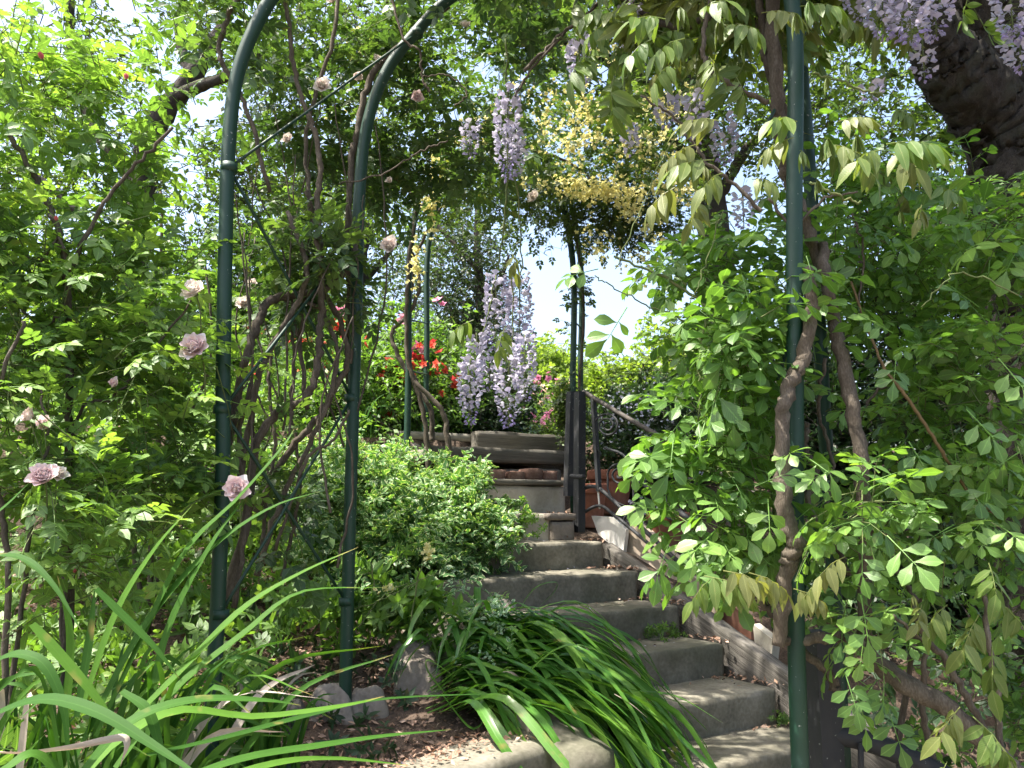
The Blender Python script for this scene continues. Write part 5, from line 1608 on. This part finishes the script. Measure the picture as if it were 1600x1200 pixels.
iris_clump('clump of long arching blades in the very front, bottom left corner', (160, 1330), 1.75, 56, .16, .44, (.05, .05, 0), [
    ([(-40, 1130), (60, 1093), (150, 1112), (240, 1165), (330, 1225)], [1.45, 1.3], .026),
    ([(-20, 1040), (25, 1022), (70, 1040), (100, 1110), (108, 1210)], [1.5, 1.45], .022),
    ([(110, 1230), (200, 1130), (300, 1094), (410, 1094), (470, 1102)], [1.4, 1.6], .022),
    ([(100, 1250), (180, 1160), (280, 1110), (400, 1120), (540, 1102), (600, 1088)], [1.5, 1.9], .024),
    ([(250, 1230), (380, 1185), (500, 1165), (600, 1150), (705, 1140)], [1.5, 1.9], .020),
    ([(280, 1240), (420, 1195), (520, 1185), (640, 1196)], [1.5, 1.8], .018),
    ([(230, 1180), (360, 1150), (480, 1118), (600, 1092), (790, 1083)], [1.6, 2.3], .017),
    ([(50, 975), (90, 1020), (150, 1090), (190, 1150)], [1.5, 1.5], .020),
    ([(130, 1250), (60, 1180), (10, 1200), (-40, 1230)], [1.4, 1.3], .020),
    ([(190, 1080), (230, 1110), (250, 1170), (262, 1230)], [1.5, 1.45], .018),
    ([(-30, 820), (10, 790), (45, 755)], [1.9, 1.9], .022),
    ([(-40, 870), (30, 870), (80, 910), (130, 990)], [1.8, 1.7], .016)], 1, .022)
iris_clump('clump of upright crossing blades leaning right in front of the left arch tube', (215, 1200), 2.15, 60, .16, .48, (.28, .05, 0), [
    ([(120, 1180), (200, 1020), (270, 920), (350, 840), (430, 790), (500, 768)], [2.1, 2.35], .024),
    ([(200, 1130), (290, 1040), (380, 950), (470, 895), (560, 855)], [2.0, 2.3], .022),
    ([(180, 1200), (270, 1080), (380, 990), (470, 925), (600, 918)], [2.0, 2.4], .022),
    ([(150, 1150), (220, 1000), (290, 860), (370, 780), (440, 700), (460, 670)], [2.1, 2.4], .018),
    ([(130, 1100), (180, 960), (240, 860), (300, 790)], [2.0, 2.1], .020),
    ([(120, 1120), (140, 1000), (148, 920)], [1.9, 1.9], .022), ([(150, 920), (190, 960), (240, 1010), (280, 1060)], [1.9, 1.9], .020),
    ([(230, 1150), (260, 990), (330, 850), (390, 770)], [2.1, 2.3], .020),
    ([(100, 1160), (110, 1000), (90, 900)], [1.9, 1.9], .018)], 2)
iris_clump('loose clump of dark drooping blades under the second arch tube', (400, 1130), 2.75, 60, .16, .32, (.05, 0, 0), [], 3, .018)
iris_clump('clump of blades among the rose stems at the left edge', (20, 1130), 2.2, 56, .26, .44, (.0, 0, 0), [], 4, .022)
iris_clump('small tuft of narrow pale blades by the grey board under the red flowers', (560, 700), 5.6, 16, .12, .28, (.1, 0, 0), [], 5, .016)

# dry curled blade
dr_ = thing('dry_blade', P(60, 1180, 1.5), 'dry pinkish-grey curled blade lying across the front blades', 'dead leaf')
blade(pxl([(-30, 1175), (40, 1178), (110, 1170), (160, 1158), (192, 1152), (200, 1165), (188, 1198)], 1.38), .011, M_dry_blade, dr_, n=26, twist=3.0, fold=.6, tip=.2)

# low weeds and ground cover that nobody could count
ug = thing('undergrowth', P(200, 1000, 2.7), 'dense low weeds and seedlings filling the shady bed among the blades', 'undergrowth')
ug['kind'] = 'stuff'
def on_ground(n, x0, x1, y0, y1, lift):
    x = rng.uniform(x0, x1, n); y = rng.uniform(y0, y1, n)
    return np.stack([x, y, ground_z(x, y) + rng.uniform(0, lift, n)], -1)
def cover(parent, kind, m, pos, size):
    n = len(pos)
    ax = norm(rng.normal(size=(n, 3)) * [1, 1, .5] + [0, 0, .6])
    put_leaves(parent, kind, m, pos, basis(ax, rng.normal(size=(n, 3)) + [0, -.4, .8]), size * rng.uniform(.5, 1.3, n), 0, 'weeds')
cover(ug, 'whorl', M_shrub_leaf, on_ground(760, -2.4, -.85, 1.8, 4.6, .16), .11)
cover(ug, 'rose', M_rose_leaf, on_ground(760, -2.6, -.85, 2.0, 5.0, .28), .11)
cover(ug, 'whorl', M_dark_leaf, on_ground(200, -1.3, -.35, 2.7, 4.2, .06), .07)
cover(ug, 'pair', M_vinca, on_ground(260, -1.9, -.6, 4.0, 5.4, .16), .12)
lr = thing('undergrowth', P(1450, 1150, 3.4), 'dark leafy ground cover under the twisted wisteria stems at the lower right', 'undergrowth')
lr['kind'] = 'stuff'
cover(lr, 'rose', M_dark_leaf, on_ground(900, 1.35, 3.6, 2.5, 5.2, .45), .12)
cover(lr, 'quince', M_right_leaf, on_ground(160, 1.5, 3.4, 2.9, 4.8, .5), .10)

# ------------------------------------------------------------------ rocks
for i_, (x, y, d, sx, sy, sz, lab) in enumerate([
        (650, 1035, 3.45, .20, .13, .10, 'large pale rock half in shade under the spurge leaves'),
        (520, 1055, 3.2, .12, .10, .08, 'rounded brown rock just behind the second arch tube'),
        (575, 1062, 3.25, .10, .09, .07, 'small warm-brown rock right of the second arch tube'),
        (455, 1040, 3.1, .09, .08, .08, 'whitish pointed rock left of the second arch tube'),
        (760, 915, 4.1, .20, .12, .12, 'dark grey rock in shade under the cream-edged mound'),
        (610, 700, 5.9, .28, .1, .06, 'flat grey edging stone below the red flowers')]):
    V, T = rough_box((sx * 2, sy * 2, sz * 2), res=.02, bevel=min(sx, sy, sz) * .4, amp=.022, freq=7, seed=i_ * 5.3)
    tp = np.clip((V[:, 2] / sz + 1) / 2, 0, 1)[:, None]
    V[:, :2] *= 1 - .45 * tp
    V[:, 2] += V[:, 0] * rng.normal(0, .35)
    c = P(x, y, d)
    c[2] = gz(c[0], c[1]) - sz * .15
    V = place(V, rotz(rng.uniform(0, 3)), c)
    o = MB().add(V, T).build('rock', M_rock)
    setp(o, lab, 'rock', 'rocks in the planting bed')

# ------------------------------------------------------------------ leaf litter on the bed, steps and kerb
N = 24000
lx = rng.uniform(-2.6, 1.0, N); ly = rng.uniform(2.0, 6.2, N)
ok = (((lx - W0[0]) * WN[0] + (ly - W0[1]) * WN[1]) > .16) & (((lx - C5[0]) * SV[0] + (ly - C5[1]) * SV[1]) < -1.3)
lx, ly = lx[ok], ly[ok]
lp = np.stack([lx, ly, ground_z(lx, ly) + rng.uniform(.004, .02, len(lx))], -1)
LEAFSETS['flake'] = [leaf(1, .6, 2, .1, c_, 'ovate') for c_ in (-.3, .1, .3, .5)]


def scatter(name, pos, size, m, tilt=.35, label=None):
    n = len(pos)
    a = rng.uniform(0, 6.28, n)
    ax = np.stack([np.cos(a), np.sin(a), rng.normal(0, tilt, n)], -1)
    R = basis(ax, np.array([0, 0, 1.0]) + rng.normal(0, tilt, (n, 3)))
    root = thing(name, pos.mean(0), label, 'leaf litter')
    put_leaves(root, 'flake', m, pos, R, size * rng.uniform(.5, 1.5, n), 0, 'flakes')
    root['kind'] = 'stuff'
    return root


scatter('leaf_litter', lp, .024, M_litter, label='brown and pinkish bark chips and dead leaves covering the bed')
sp_ = []
for k in range(-1, 9):
    z = C5[2] + RISE * (5 - k)
    for q in range(20 if k > 0 else 0):
        s = (5 - k) * RUN + rng.uniform(.05, RUN - .02) if rng.random() < .35 else (5 - k) * RUN + RUN - .05 * rng.random()
        t = rng.uniform(-1.0, -.02) if rng.random() < .4 else rng.uniform(-.15, .03)
        sp_.append(S(s, t, z + .008))
for q in range(260):
    sp_.append(S(rng.uniform(-.2, 2.0), rng.uniform(.0, .04), 0)); sp_[-1][2] = nose_z(math.floor((sp_[-1] - C5) @ SU / RUN) * RUN) + .01
scatter('leaf_litter', np.array(sp_), .022, M_litter, label='brown dead leaves gathered in the corners of the steps')

wp = np.array([W0 + WD * rng.uniform(.0, 1.6) + WN * (.24 - .17 * rng.random() ** 1.6) + [0, 0, rng.uniform(.004, .014)] for _ in range(900)])
scatter('leaf_litter', wp, .018, M_litter, label='bark chips and crumbs spilled onto the top of the concrete wall')
# fallen petals on the wall top and steps
pp = [W0 + WD * rng.uniform(.05, .9) + WN * rng.uniform(.03, .2) + [0, 0, .008] for _ in range(20)] + [S((5 - k) * RUN + rng.uniform(.05, .3), rng.uniform(-.8, -.05), C5[2] + RISE * (5 - k) + .008) for k in (1, 2, 3, 4, 5, 6) for _ in range(3)]
o = scatter('fallen_petals', np.array(pp), .014, M_lilac, label='few pale lilac petals fallen on the wall top and steps')
o['category'] = 'petals'
